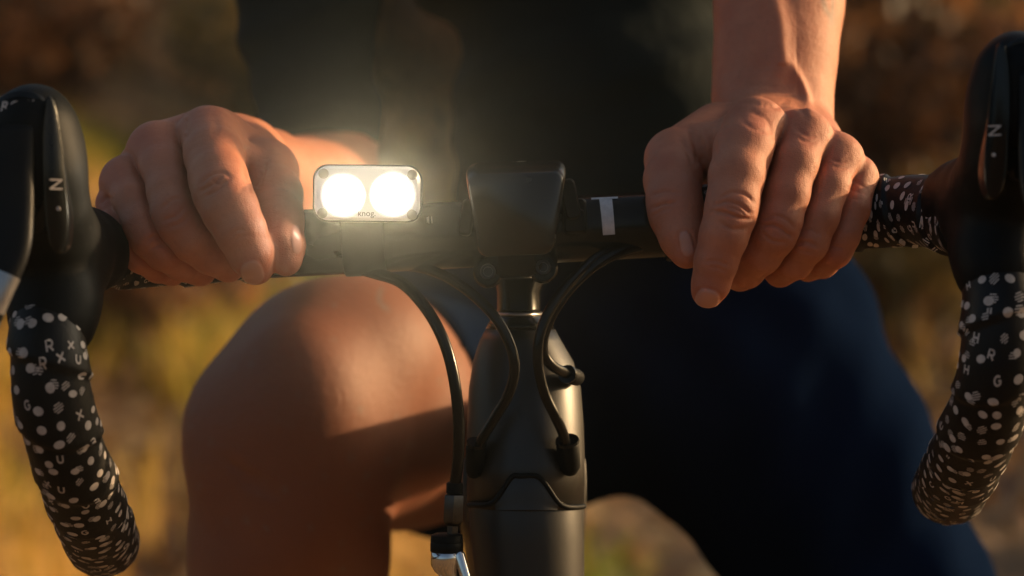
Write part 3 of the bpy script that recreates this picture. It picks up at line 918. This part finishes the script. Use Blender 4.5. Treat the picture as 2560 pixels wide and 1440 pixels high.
PITCHW = 26.0
def wrapped(seq, hand, close_end, base_r=14.6, radius_fn=None):
    path, s_ = resample(world_line(seq), 1.0)
    t, n, b = frames(path)
    L = s_[-1]
    def surf(a_, th, off=0.0):
        i = np.clip(a_, 0, L - 1e-6); j = np.clip(i.astype(int), 0, len(path)-2); fr = (i - j)[..., None]
        c = path[j]*(1-fr) + path[j+1]*fr
        nn = n[j]*(1-fr) + n[j+1]*fr; bb = b[j]*(1-fr) + b[j+1]*fr
        ph = (a_/PITCHW + hand*th/(2*np.pi)) % 1.0
        rr = base_r + 1.5*np.clip(ph/.95, 0, 1)**1.5 - 1.5*np.clip((ph-.95)/.05, 0, 1) + .25*np.sin(a_*.13 + th*2) + off
        if close_end:
            e = np.clip((L - a_)/7.0, 0, 1); rr = rr*np.sqrt(np.clip(1-(1-e)**2.2, 0, 1))
        return c + rr[..., None]*(np.cos(th)[..., None]*nn + np.sin(th)[..., None]*bb)
    return surf, L

def wrapped_mesh(surf, L, parent):
    seg = 56; A = np.append(np.arange(0, L - 8, 1.25), L - 8 + 7.999*np.sin(np.linspace(0, np.pi/2, 9)))
    TH = np.linspace(0, 2*np.pi, seg, endpoint=False)
    aa, tt = np.meshgrid(A, TH, indexing='ij')
    v_ = surf(aa.ravel(), tt.ravel())
    i = np.arange(len(A)-1)[:, None]*seg; j = np.arange(seg)[None, :]; j2 = (j+1) % seg
    f_ = np.stack([i+j, i+j2, i+seg+j2, i+seg+j], -1).reshape(-1, 4)
    return new_mesh('bar_tape', v_, f_, M['tape'], parent)

def glyph(ch):
    """strokes in a unit box -.5...5"""
    a_ = lambda cx, cy, rx, ry, t0, t1, n=9: [(cx+rx*math.cos(R(t0+(t1-t0)*i/n)), cy+ry*math.sin(R(t0+(t1-t0)*i/n))) for i in range(n+1)]
    G = {
     'U': [[(-.36,.5),(-.36,-.1)] + a_(0,-.12,.36,.36,180,360) + [(.36,.5)]],
     'X': [[(-.42,.42),(.42,-.42)], [(-.42,-.42),(.42,.42)]],
     'H': [[(-.36,.5),(-.36,-.5)], [(.36,.5),(.36,-.5)], [(-.36,0),(.36,0)]],
     'G': [a_(0,0,.42,.46,45,330,14) + [(.40,-.02),(.06,-.02)]],
     'B': [[(-.32,-.5),(-.32,.5),(.12,.5)] + a_(.12,.26,.24,.24,90,-90,6) + [(-.3,.02)], [(.12,.02)] + a_(.12,-.24,.28,.26,90,-90,6) + [(-.32,-.5)]],
     'R': [[(-.34,-.5),(-.34,.5),(.1,.5)] + a_(.1,.22,.27,.28,90,-90,6) + [(-.3,-.06)], [(.02,-.06),(.38,-.5)]],
     '"': [[(-.16,.3),(-.22,-.25)], [(.2,.3),(.14,-.25)]],
    }
    return G[ch]

def wrap_print(surf, L, parent, seed, a0=2.0):
    r = np.random.default_rng(seed)
    V, Fc = [], []
    def add(poly_a, poly_c, faces):
        o_ = len(V)
        p = surf(np.asarray(poly_a, float), np.asarray(poly_c, float)/15.4, .22)
        V.extend(p.tolist()); Fc.extend([tuple(q+o_ for q in f_) for f_ in faces])
    def place(a_, c_, rot, loc):
        ca, sa = math.cos(rot), math.sin(rot)
        return [a_ + x*sa + y*ca for x, y in loc], [c_ + x*ca - y*sa for x, y in loc]
    def dot(a_, c_, rot, rx, ry):
        n_ = 16
        loc = [(0, 0)] + [(rx*.55*math.cos(2*math.pi*i/n_), ry*.55*math.sin(2*math.pi*i/n_)) for i in range(n_)] + [(rx*math.cos(2*math.pi*i/n_), ry*math.sin(2*math.pi*i/n_)) for i in range(n_)]
        f_ = [(0, 1+i, 1+(i+1) % n_) for i in range(n_)] + [(1+i, 1+n_+i, 1+n_+(i+1) % n_, 1+(i+1) % n_) for i in range(n_)]
        A_, C_ = place(a_, c_, rot, loc); add(A_, C_, f_)
    def hatched(a_, c_, rot, rx, ry):
        y_ = -ry + .3
        while y_ < ry - .1:
            x_ = rx*math.sqrt(max(0, 1-(y_/ry)**2))
            xs = np.linspace(-x_, x_, 5)
            loc = [(x, y_-.19) for x in xs] + [(x, y_+.19) for x in xs]
            A_, C_ = place(a_, c_, rot, loc); add(A_, C_, [(i, i+1, i+6, i+5) for i in range(4)])
            y_ += .78
    def letter(a_, c_, rot, ch, sz):
        for st in glyph(ch):
            pp = np.array(st)*sz
            # resample stroke and thicken
            tt = np.gradient(pp, axis=0); tt /= np.linalg.norm(tt, axis=1)[:, None] + 1e-9
            nn = np.stack([-tt[:, 1], tt[:, 0]], 1)*.33
            loc = [tuple(q) for q in pp+nn] + [tuple(q) for q in pp-nn]
            m_ = len(pp)
            A_, C_ = place(a_, c_, rot, loc); add(A_, C_, [(i, i+1, i+1+m_, i+m_) for i in range(m_-1)])
    circ = 2*math.pi*15.4
    rows = int((L-a0)/6.0); letters = 'UXRGHBUXR"HG'
    li = int(r.integers(0, 12))
    for i in range(rows):
        for j in range(13):
            c_ = (j + .5*(i % 2) + r.uniform(-.28, .28))*circ/13 + i*1.7
            a_ = a0 + i*6.0 + j*6.0/13 + r.uniform(-1.6, 1.6)
            if a_ > L - 4: continue
            u = r.uniform()
            rot = R(r.uniform(-12, 12)); rx, ry = r.uniform(1.6, 2.15), r.uniform(1.2, 1.6)
            if u < .38: dot(a_, c_, rot, rx, ry)
            elif u < .54: hatched(a_, c_, rot + R(25), rx, ry)
            elif u < .80:
                dot(a_, c_, rot, rx, ry); hatched(a_ + r.uniform(-1.4, 1.4), c_ + r.choice([-1.7, 1.7]) , rot, rx, ry)
            else:
                letter(a_, c_, R(180) + R(r.uniform(-14, 14)), letters[li % 12], r.uniform(2.7, 3.3)); li += 1
                if r.uniform() < .25: hatched(a_ + 1.6, c_ + 1.6, rot, rx*.9, ry*.9)
    o = new_mesh('printed_pattern', np.array(V), Fc, M['print'], parent, smooth=True)
    o['label'] = 'pale printed dots and letters on the black tape'
    return o
for seq, hand, ce, seed in ((TOPL, 1, False, 11), (DROPL, 1, True, 12), (TOPR, -1, False, 13), (DROPR, -1, True, 14)):
    sf_, L_ = wrapped(seq, hand, ce)
    tp = wrapped_mesh(sf_, L_, bike)
    wrap_print(sf_, L_, tp, seed)

# --- bar markings: a white letter T and a small arrow mark, laid on the tube
def on_bar(pxy, off=.35):
    out = []
    for x, y in pxy:
        zc = P(x, bar_px(x), 0)
        k = S*1000*.988
        dz = np.clip((720 - y)*k - zc[2]*.988, -BAR_R*.999, BAR_R*.999)
        out.append([(x-1280)*k, -math.sqrt(max(0, BAR_R**2 - dz**2)) - off, zc[2] + dz])
    return np.array(out)
def bar_decal(name, quads, mat):
    V, F_ = [], []
    for (x0, y0), (x1, y1), (x2, y2), (x3, y3) in quads:
        n_ = 10
        for i in range(n_+1):
            t = i/n_
            V += [(x0+(x3-x0)*t, y0+(y3-y0)*t), (x1+(x2-x1)*t, y1+(y2-y1)*t)]
        o_ = len(V) - 2*(n_+1)
        F_ += [(o_+2*i, o_+2*i+1, o_+2*i+3, o_+2*i+2) for i in range(n_)]
    return new_mesh(name, on_bar(V), F_, mat, bike)
o = bar_decal('printed_letter', [[(1479,495),(1546,492),(1546,497),(1479,500)], [(1499,499),(1531,498),(1537,588),(1507,590)]], M['white_print'])
o['label'] = 'white printed letter T on the black bar'
bar_decal('printed_mark', [[(1066,545),(1073,542),(1074,561),(1067,558)], [(1077,542),(1081,542),(1082,560),(1078,560)]], M['print'])

# --- brake hoods and levers
def hood(sx, X0, dz):
    """sx=-1 left in photo, +1 right; X0 = horn centre x (mm), dz = height offset (mm)"""
    h = Grid((X0-44, -150, -20+dz), (X0+44, 12, 120+dz), 1.6)
    Fh = h.field(80)
    q = lambda x, y, z: np.array([X0 - sx*x, y, z+dz])     # x measured inwards (towards the stem)
    h.chain(Fh, [(q(9,-20,37), 15.2), (q(5,-38,37), 17), (q(1,-58,38), 18.5), (q(0,-84,42), 18.5), (q(0,-102,54), 17.5)], 7)
    h.chain(Fh, [(q(0,-102,54), 17.5), (q(0,-112,68), 17), (q(0,-116,82), 16.0)], 8)
    h.chain(Fh, [(q(2,-66,28), 18), (q(2,-82,16), 16.6), (q(2,-86,8), 15.9)], 8)
    h.ell(Fh, q(0,-106,74), (17.2, 18, 25), 7)
    v_, f_ = h.mesh(Fh, 2)
    hd = new_mesh('brake_hood', v_, f_, M['rubber'], bike)
    # glossy cap on the horn front
    def face_panel(name, outline, y_of, thick, mat, par):
        rings = []
        for dy, ins in ((thick, 0), (0.6, 0), (0, .8)):
            c_ = np.mean(outline, axis=0)
            rings.append([q(*( (np.array([x, y_of(x, z), z]) + np.array([0, dy, 0])) if ins == 0 else np.array([c_[0]+(x-c_[0])*.94, y_of(c_[0]+(x-c_[0])*.94, z), c_[1]+(z-c_[1])*.97]))) for x, z in outline])
        return loft(name, rings, mat, par, 50)
    yo = lambda x, z: -127.5 + .030*x*x + .0012*(z-66)**2 - (0.10*(66-z) if z < 66 else 0)*-1
    top = smooth_closed([(-15,60),(-16,78),(-15,88),(-10,93.5),(-3,95.5),(4,94.5),(8,90),(8.5,78),(8.5,60),(7.5,44),(-4,42),(-14,44)])
    cap = face_panel('lever_cap', top, lambda x, z: yo(x, z) - 1.4, 8, M['black_gloss'], hd)
    lever_o = smooth_closed([(-9,62),(-9.5,74),(-8,80.5),(0,81.5),(8,80.5),(9.5,74),(9,60),(7.5,44),(4,30),(-4,30),(-7,44)])
    lever_path = [q(-5,-129,82), q(-5,-131,66), q(-4.5,-133,50), q(-5,-136,36), q(-11,-139,20), q(-17,-140,4), q(-23,-138,-14), q(-28,-133,-36), q(-30,-126,-58)]
    lp = smooth_line(lever_path, 6)
    t_, n_, b_ = frames(lp)
    wd = np.interp(np.linspace(0, 1, len(lp)), [0, .3, .5, .75, 1], [9.5, 8.6, 8.0, 7.2, 5.5])
    rings = []
    for c_, w_, tt_ in zip(lp, wd, t_):
        side = np.array([1.0, 0, 0]); side -= tt_*(side @ tt_); side /= np.linalg.norm(side)
        fr = np.cross(tt_, side); fr = fr if fr[1] < 0 else -fr
        ring = []
        for a_ in np.linspace(0, 2*np.pi, 20, endpoint=False):
            ring.append(c_ + side*w_*math.copysign(abs(math.cos(a_))**.75, math.cos(a_)) + fr*4.2*math.copysign(abs(math.sin(a_))**.85, math.sin(a_)))
        rings.append(ring)
    lev = loft('brake_lever', rings, M['black_matte'], bike, 0)
    nr = len(rings)
    for t0, t1 in ((.44, .52), (.56, .66), (.69, .78)):
        i0, i1 = int(t0*nr), int(t1*nr) + 1
        cc = lp[i0:i1+1]
        sub = [[c_ + (np.asarray(p) - c_)*1.03 for p in rg] for c_, rg in zip(cc, rings[i0:i1+1])]
        loft('silver_band', sub, M['satin_silver'], lev, 40)
    # shift paddle on the inner side of the horn, with its mark
    pad = smooth_closed([(8.6,93),(11.2,90),(13.2,78),(14.6,62),(15.6,48),(14.6,38),(11.6,35),(8.6,42),(7.4,60),(7.0,80)])
    py_ = lambda x, z: -133.0 + .62*(x-6) + .0016*(z-64)**2
    pd = face_panel('shift_paddle', pad, py_, 12, M['black_gloss'], hd)
    T_ = np.array([[1, 0, 0], [.62, 1, 0], [0, 0, 1.0]])
    tx = text_obj('paddle_mark', 'N', q(12.0, py_(12.0,60)-.4, 60.5), 6.2, M['print'], pd, rot=R(90), tilt=T_ if sx < 0 else np.array([[1, 0, 0], [-.62, 1, 0], [0, 0, 1.0]]))
    lathe('indicator', q(12.4, py_(12.4,50)+.2, 51.5), (0, -1, 0), [(0, .8), (.5, .75), (.6, .3)], M['print'], pd, 10)
    text_obj('lever_cap_lettering', 'ROCI', q(-3.5, yo(-3.5, 90)-2.0, 89.6), 5.2, M['white_print'], cap, rot=R(3), shear=.3)
    return hd, lev, q

def smooth_closed(p, n=4):
    p = [np.asarray(x, float) for x in p]; m_ = len(p); out = []
    for i in range(m_):
        p0, p1, p2, p3 = p[i-1], p[i], p[(i+1) % m_], p[(i+2) % m_]
        for t in np.linspace(0, 1, n, endpoint=False):
            out.append(0.5*(2*p1 + (p2-p0)*t + (2*p0-5*p1+4*p2-p3)*t*t + (3*p1-p0-3*p2+p3)*t**3))
    return np.array(out)
hood(-1, -181, -22)
hood(+1, 191.5, -2)

# --- stem, head tube, fork crown
def oval_loft(name, rows, mat, parent, seg=40, sharp=0, power=1.0, rake=1.0):
    """rows of (left px, right px, py, depth centre, depth half)"""
    rings = []
    for l, r_, py, yc, hy in rows:
        yc = yc + rake*(1043 - py)*13/438
        a_, b_ = P(l, py, yc), P(r_, py, yc)
        c = (a_+b_)/2; hx = (b_[0]-a_[0])/2
        ring = []
        for th in np.linspace(0, 2*np.pi, seg, endpoint=False):
            cx, sy = math.cos(th), math.sin(th)
            ring.append(c + [hx*math.copysign(abs(cx)**power, cx), hy*math.copysign(abs(sy)**power, sy), 0])
        rings.append(ring)
    return loft(name, rings, mat, parent, sharp)
oval_loft('stem', [(1222,1392,640,22,20),(1236,1368,690,20,20),(1243,1352,730,18,18),(1243,1352,772,18,18),(1241,1354,780,18,18)], M['black_gloss'], bike, 40, 0, .8)
hs = oval_loft('headset_cover', [(1240,1354,784,18,18.5),(1232,1364,792,18,19.5),(1222,1376,806,18,21.5),(1214,1388,822,18,23)], M['black_gloss'], bike)
oval_loft('headset_ring', [(1236,1358,781.5,18,19.6),(1234,1360,785,18,20.2),(1236,1358,788.5,18,19.8)], M['steel'], bike)
oval_loft('head_tube', [(1214,1388,824,18,23),(1200,1402,850,18,24),(1182,1434,905,18,26),(1172,1452,970,18,28),(1168,1459,1060,18,29),(1167,1462,1150,18,29),(1168,1461,1262,18,29)], M['frame_paint'], bike, 56, 0, .96)
# fork crown whose upper edge dips under the head tube's side flaps
crown = oval_loft('fork_crown', [(1173,1457,1200,18,27.2),(1172,1458,1240,18,27.6),(1171,1459,1266,18,28),(1176,1460,1340,20,28),(1188,1461,1440,22,27),(1205,1455,1580,26,26),(1215,1448,1700,30,26)], M['frame_paint'], bike, 56, 0, .96)
# raised collar of the frame reaching down at both sides
def flap(pts_px, depth_of, name, mat, thick=1.6):
    pr = smooth_closed(pts_px, 3)
    rings = []
    for d, ins in ((thick+3, 1.0), (.4, 1.0), (0, .985)):
        c_ = pr.mean(0)
        rings.append([P(c_[0]+(x-c_[0])*ins, c_[1]+(y-c_[1])*ins, depth_of(x, y)+d) for x, y in pr])
    return loft(name, rings, mat, bike, 50)
def ht_front(x, y, add=0.0):
    c, hx = 1315, 146.5
    u = np.clip(abs(x-c)/hx, 0, .999)
    return 18 + (1043 - y)*13/438 - 29*(1-u**(2/.96))**(.96/2) - add
# grid based seam: a thin dark gasket line between tube and crown
seam = smooth_line([(1172,1262),(1215,1262),(1240,1250),(1278,1194),(1300,1190),(1340,1190),(1362,1208),(1392,1252),(1412,1266),(1440,1268),(1460,1266)], 6)
sv_ = np.array([P(x, y, ht_front(x, y, .2)) for x, y in seam])
tube('crown_gasket', sv_, 1.15, M['rubber'], bike, 8)
lower = smooth_line([(1240,1252),(1278,1196),(1300,1192),(1340,1192),(1362,1210),(1390,1252)], 6)
# crown face standing slightly proud between the two flaps
fv, ff = [], []
xs = np.linspace(1238, 1394, 40)
top_y = np.interp(xs, lower[:, 0], lower[:, 1])
for x, ty in zip(xs, top_y):
    for t in np.linspace(0, 1, 10):
        y = ty + (1275-ty)*t
        fv.append(P(x, y, ht_front(x, y, .35*np.sin(np.pi*min(t*1.2+.02, 1)))))
ff = [(i*10+j, i*10+j+1, (i+1)*10+j+1, (i+1)*10+j) for i in range(39) for j in range(9)]
o = new_mesh('crown_face', np.array(fv), ff, M['frame_paint'], crown)
tube('top_tube', np.array([P(1318,1075,24), P(1322,1065,150), P(1330,1050,320), P(1340,1030,560)]), [24, 22, 19, 17], M['frame_paint'], bike, 32)
tube('down_tube', np.array([P(1312,1180,30), P(1306,1280,160), P(1315,1540,400), P(1330,1720,560)]), [27, 31, 31, 30], M['frame_paint'], bike, 32)
# faceplate and its bolts
fp = slab('faceplate', P(1290, 612, -6), 24, 29, 7, [(6, 0), (-10, 0), (-13, 1.2), (-14, 3.5)], M['black_gloss'], bike, rot=R(2.5))
for x, y in ((1220, 682), (1358, 671)):
    lug = lathe('bolt_lug', P(x, y, -14), (0, -1, 0), [(-14, 6.4), (3, 6.2), (4.5, 5.2)], M['black_gloss'], bike, 28)
    lathe('bolt', P(x, y-3, -19), (0, -1, 0), [(-3, 3.3), (.9, 3.3), (1.5, 2.95), (1.5, 2.0), (-.2, 1.9), (-.2, .2)], M['dark_metal'], lug, 24)

# --- cables
def cable(seq, r=2.35, name='cable'):
    return tube(name, world_line(seq, 8), r, M['cable'], bike, 16)
cable([(880,668,0),(940,684,-6),(1000,705,-14),(1050,752,-22),(1092,815,-28),(1122,890,-30),(1140,980,-30),(1147,1070,-28),(1145,1150,-24),(1137,1215,-20)], 2.45, 'brake_cable')
cable([(1000,662,4),(1065,672,-6),(1130,700,-16),(1195,748,-24),(1246,805,-28),(1278,870,-29),(1286,930,-28),(1270,990,-24),(1240,1040,-19),(1210,1090,-15),(1192,1128,-10)], 2.2, 'shift_cable')
cable([(1700,612,0),(1600,618,-8),(1510,650,-16),(1440,706,-22),(1390,770,-26),(1362,830,-26),(1358,880,-25),(1378,912,-21),(1408,930,-12),(1432,940,0)], 2.25, 'shift_cable')
cable([(1720,600,4),(1590,612,-2),(1500,640,-14),(1420,712,-26),(1372,780,-32),(1348,845,-34),(1346,915,-33),(1362,985,-30),(1388,1040,-26),(1408,1085,-20),(1418,1130,-14)], 2.2, 'brake_hose')
# cable ports on the head tube
def port(px_, py_, yc, axis, r=4.4):
    o_ = lathe('cable_port', P(px_, py_, yc), axis, [(-2, r*.8), (0, r), (11, r*.9), (14, r*.55), (14.4, .5)], M['rubber'], bike, 22)
    lathe('port_rim', P(px_, py_, yc), axis, [(-2.6, r*.74), (-2.6, r*1.0), (-1.4, r*1.05), (-1.0, r*.8)], M['black_gloss'], o_, 22)
port(1419, 1112, -14, (.12, .55, -1), 4.9)
port(1190, 1118, -10, (-.10, .5, -1), 4.2)
port(1422, 937, -7, (.35, 1.0, -.15), 3.9)
# --- brake: barrel adjuster, collar and chromed arm at the end of the front cable
lathe('cable_ferrule', P(1137,1208,-20), (-.03, .02, -1), [(-.6, 2.6), (0, 3.5), (4, 3.5), (4.2, 3.0), (6, 3.0)], M['rubber'], bike, 20)
ad = lathe('barrel_adjuster', P(1136,1232,-20), (-.05, .02, -1), [(0, 2.5), (.8, 4.2), (1.6, 4.5), (11.5, 4.6), (13, 3.8), (13.8, 2.6), (19, 2.5)], M['dark_metal'], bike, 6)
cl = lathe('brake_collar', P(1117,1334,-20), (0, .02, -1), [(0, 5.2), (.6, 6.6), (3.2, 6.9), (3.4, 6.6), (3.8, 6.9), (7.2, 6.9), (7.8, 6.4)], M['rubber'], bike, 30)
arm_ = oval_loft('brake_arm', [(1078,1155,1376,-20,6.4),(1077,1154,1395,-20,6.5),(1077,1150,1412,-20,6.3),(1086,1148,1428,-20,5.6),(1098,1150,1440,-20,4.6),(1112,1160,1470,-20,4.4),(1130,1190,1540,-18,4.4),(1150,1215,1640,-14,4.4)], M['chrome'], bike, 36, rake=0)
tube('brake_wire', np.array([P(1106,1425,-23), P(1103,1460,-23), P(1100,1560,-22)]), .8, M['steel'], bike, 8)
lathe('brake_link', P(1146,1380,-23), (.28, .0, -1), [(0, 1.8), (1, 2.4), (22, 2.4), (30, 2.0)], M['chrome'], bike, 14)

# ================================================================== BIKE COMPUTER ON ITS MOUNT
comp = empty('bike_computer', Vector(W(np.array([P(1290, 560, -40)]))[0]))
tag(comp, 'black bike computer on a mount in front of the stem', 'bike computer')
rings = []
for t, (cx, cy, w_, h_, yc) in enumerate([(1290,520,250,230,-8),(1290,521,258,236,-12),(1290,523,258,232,-28),(1290,529,256,220,-40),(1290,535,250,208,-46),(1290,538,238,196,-49)]):
    ring = []
    for x, z in rounded_outline(1.0, 1.0, .14, 7):
        # narrower towards the bottom, softly rounded corners
        tp = 1 - .26*(.5 - z)
        ring.append(P(cx + x*w_*tp + (-z)*0 , cy - z*h_ - x*9, yc + 0.02*h_*(z-.5)*0))
    rings.append(ring)
loft('computer_body', rings, M['device'], comp, 0)
# screen plate let into the sloping top
rings = []
for ins, dd in ((0, 1.2), (0, -.35), (5, -.6)):
    rings.append([P(x, y - (x-1290)*.035 - dd*4, yc) for x, y, yc in [(1192+ins, 412, -16), (1388-ins, 412, -16), (1390-ins, 416, -24), (1388-ins, 420, -32), (1192+ins, 420, -32), (1190+ins, 416, -24)]])
loft('screen', rings, M['black_gloss'], comp, 30)
mb = slab('mount_clamp', P(1437, 540, -20), 10.4, 15, 2.5, [(16, 0), (2, 0), (0, .8)], M['black_matte'], comp, rot=R(2))
slab('clamp_button', P(1436, 552, -22.5), 8.6, 9.5, 1.6, [(3, 0), (0, 0), (-.8, .6)], M['black_matte'], mb, rot=R(2))
slab('mount_arm', P(1424, 500, -18), 6.5, 17, 2.5, [(10, 0), (-12, 0), (-13, .8)], M['black_matte'], comp, rot=R(12))
slab('mount_arm', P(1168, 545, -18), 5.5, 15, 2.0, [(10, 0), (-12, 0), (-13, .8)], M['black_matte'], comp, rot=R(-10))

# ================================================================== FRONT LIGHT
lamp = empty('front_light', Vector(W(np.array([P(919, 484, -30)]))[0]))
tag(lamp, 'small switched-on twin-beam front light clamped on the bar beside the thumb', 'bike light')
M['light_body'] = noise_mat('light_body', (.012, .013, .013), (.02, .021, .02), 60, .5, .1, 900, bdist=.0003)
def emit_mat(name, colr, s_):
    m, nt, b = nodes_of(name)
    b.inputs['Base Color'].default_value = rgba((.8, .8, .8))
    b.inputs['Emission Color'].default_value = rgba(colr); b.inputs['Emission Strength'].default_value = s_
    return m
M['led'] = emit_mat('led', (1.0, .88, .66), 80.0)
M['lit_lens'] = emit_mat('lit_lens', (1.0, .90, .76), 0.12)
M['lit_ring'] = emit_mat('lit_ring', (1.0, .92, .82), 0.5)
M['screw'] = noise_mat('screw', (.16, .15, .12), (.22, .20, .16), 200, .5)
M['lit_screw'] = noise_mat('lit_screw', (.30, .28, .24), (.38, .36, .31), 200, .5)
LC = P(919, 484, -40)
body = slab('housing', LC, 44.6, 23.6, 6.2, [(26, 3), (22, .6), (2, 0), (-2, 0)], M['light_body'], lamp, rot=R(-.6))
lens = slab('lens_cover', LC + [0, -2, 0], 43.2, 22.2, 5.8, [(0, 0), (-3.0, .3), (-4.2, 1.2)], M['lit_lens'], lamp, rot=R(-.6))
for cx, cy, r_ in ((860, 490, 7.6), (984, 488, 7.8)):
    c = P(cx, cy, -40)
    c[1] = -46.35
    rg = lathe('reflector_ring', c, (0, -1, 0), [(-.5, r_+1.6), (.15, r_+1.5), (.45, r_+.6), (.2, r_)], M['lit_ring'], lens, 40)
    ld = lathe('led', c, (0, -1, 0), [(-.5, r_), (.3, r_-.1), (.9, r_*.8), (1.3, r_*.4), (1.35, .2)], M['led'], lens, 40)
    sp = bpy.data.lights.new('led_beam', 'SPOT')
    sp.energy = 1.9; sp.color = (1.0, .85, .52); sp.spot_size = R(95); sp.spot_blend = 1.0; sp.shadow_soft_size = .008
    so = bpy.data.objects.new('led_beam', sp); col.objects.link(so)
    so.location = Vector(W(np.array([c + [0, -4.0, 0]]))[0])
    so.rotation_euler = FWD.to_track_quat('Z', 'Y').to_euler()
    so.parent = lamp; so.matrix_parent_inverse = Matrix.Translation(lamp.location).inverted()
for cx, cy in ((809, 434), (1031, 437), (806, 533), (1030, 537)):
    c = P(cx, cy, -46); c[1] = -46.2
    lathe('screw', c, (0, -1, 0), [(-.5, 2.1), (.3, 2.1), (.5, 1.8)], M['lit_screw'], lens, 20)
text_obj('lens_lettering', 'knog.', np.append(P(917, 534, -46)[:1], [-46.45, P(917, 534, -46)[2]]), 3.4, M['screw'], lens)
st = np.array([P(x, bar_px(x), 0) for x in (858, 862, 905, 960, 964)])
tube('bar_strap', st, [14.4, 15.3, 15.4, 15.3, 14.4], M['rubber'], lamp, 40)

# ================================================================== HAZE ADDED FOR A GLOW ROUND THE FRONT LIGHT
HAZE = True
if HAZE:
    lo = np.array([-95.0, -75.0, -1.2]); hi = np.array([95.0, 125.0, 8.5])
    hvv = [(x, y, z) for x in (lo[0], hi[0]) for y in (lo[1], hi[1]) for z in (lo[2], hi[2])]
    hff = [(0, 1, 3, 2), (4, 6, 7, 5), (0, 4, 5, 1), (2, 3, 7, 6), (0, 2, 6, 4), (1, 5, 7, 3)]
    m = bpy.data.materials.new('haze'); m.use_nodes = True
    nt = m.node_tree; nt.nodes.remove(nt.nodes['Principled BSDF'])
    pvn = nt.nodes.new('ShaderNodeVolumePrincipled')
    pvn.inputs['Color'].default_value = (.95, .93, .9, 1); pvn.inputs['Density'].default_value = .005
    pvn.inputs['Anisotropy'].default_value = .965
    nt.links.new(pvn.outputs[0], nt.nodes['Material Output'].inputs['Volume'])
    hz = new_mesh('haze', np.array(hvv), hff, m, local=False, smooth=False)
    tag(hz, 'thin haze added to make a glow round the front light', 'haze', kind='stuff')
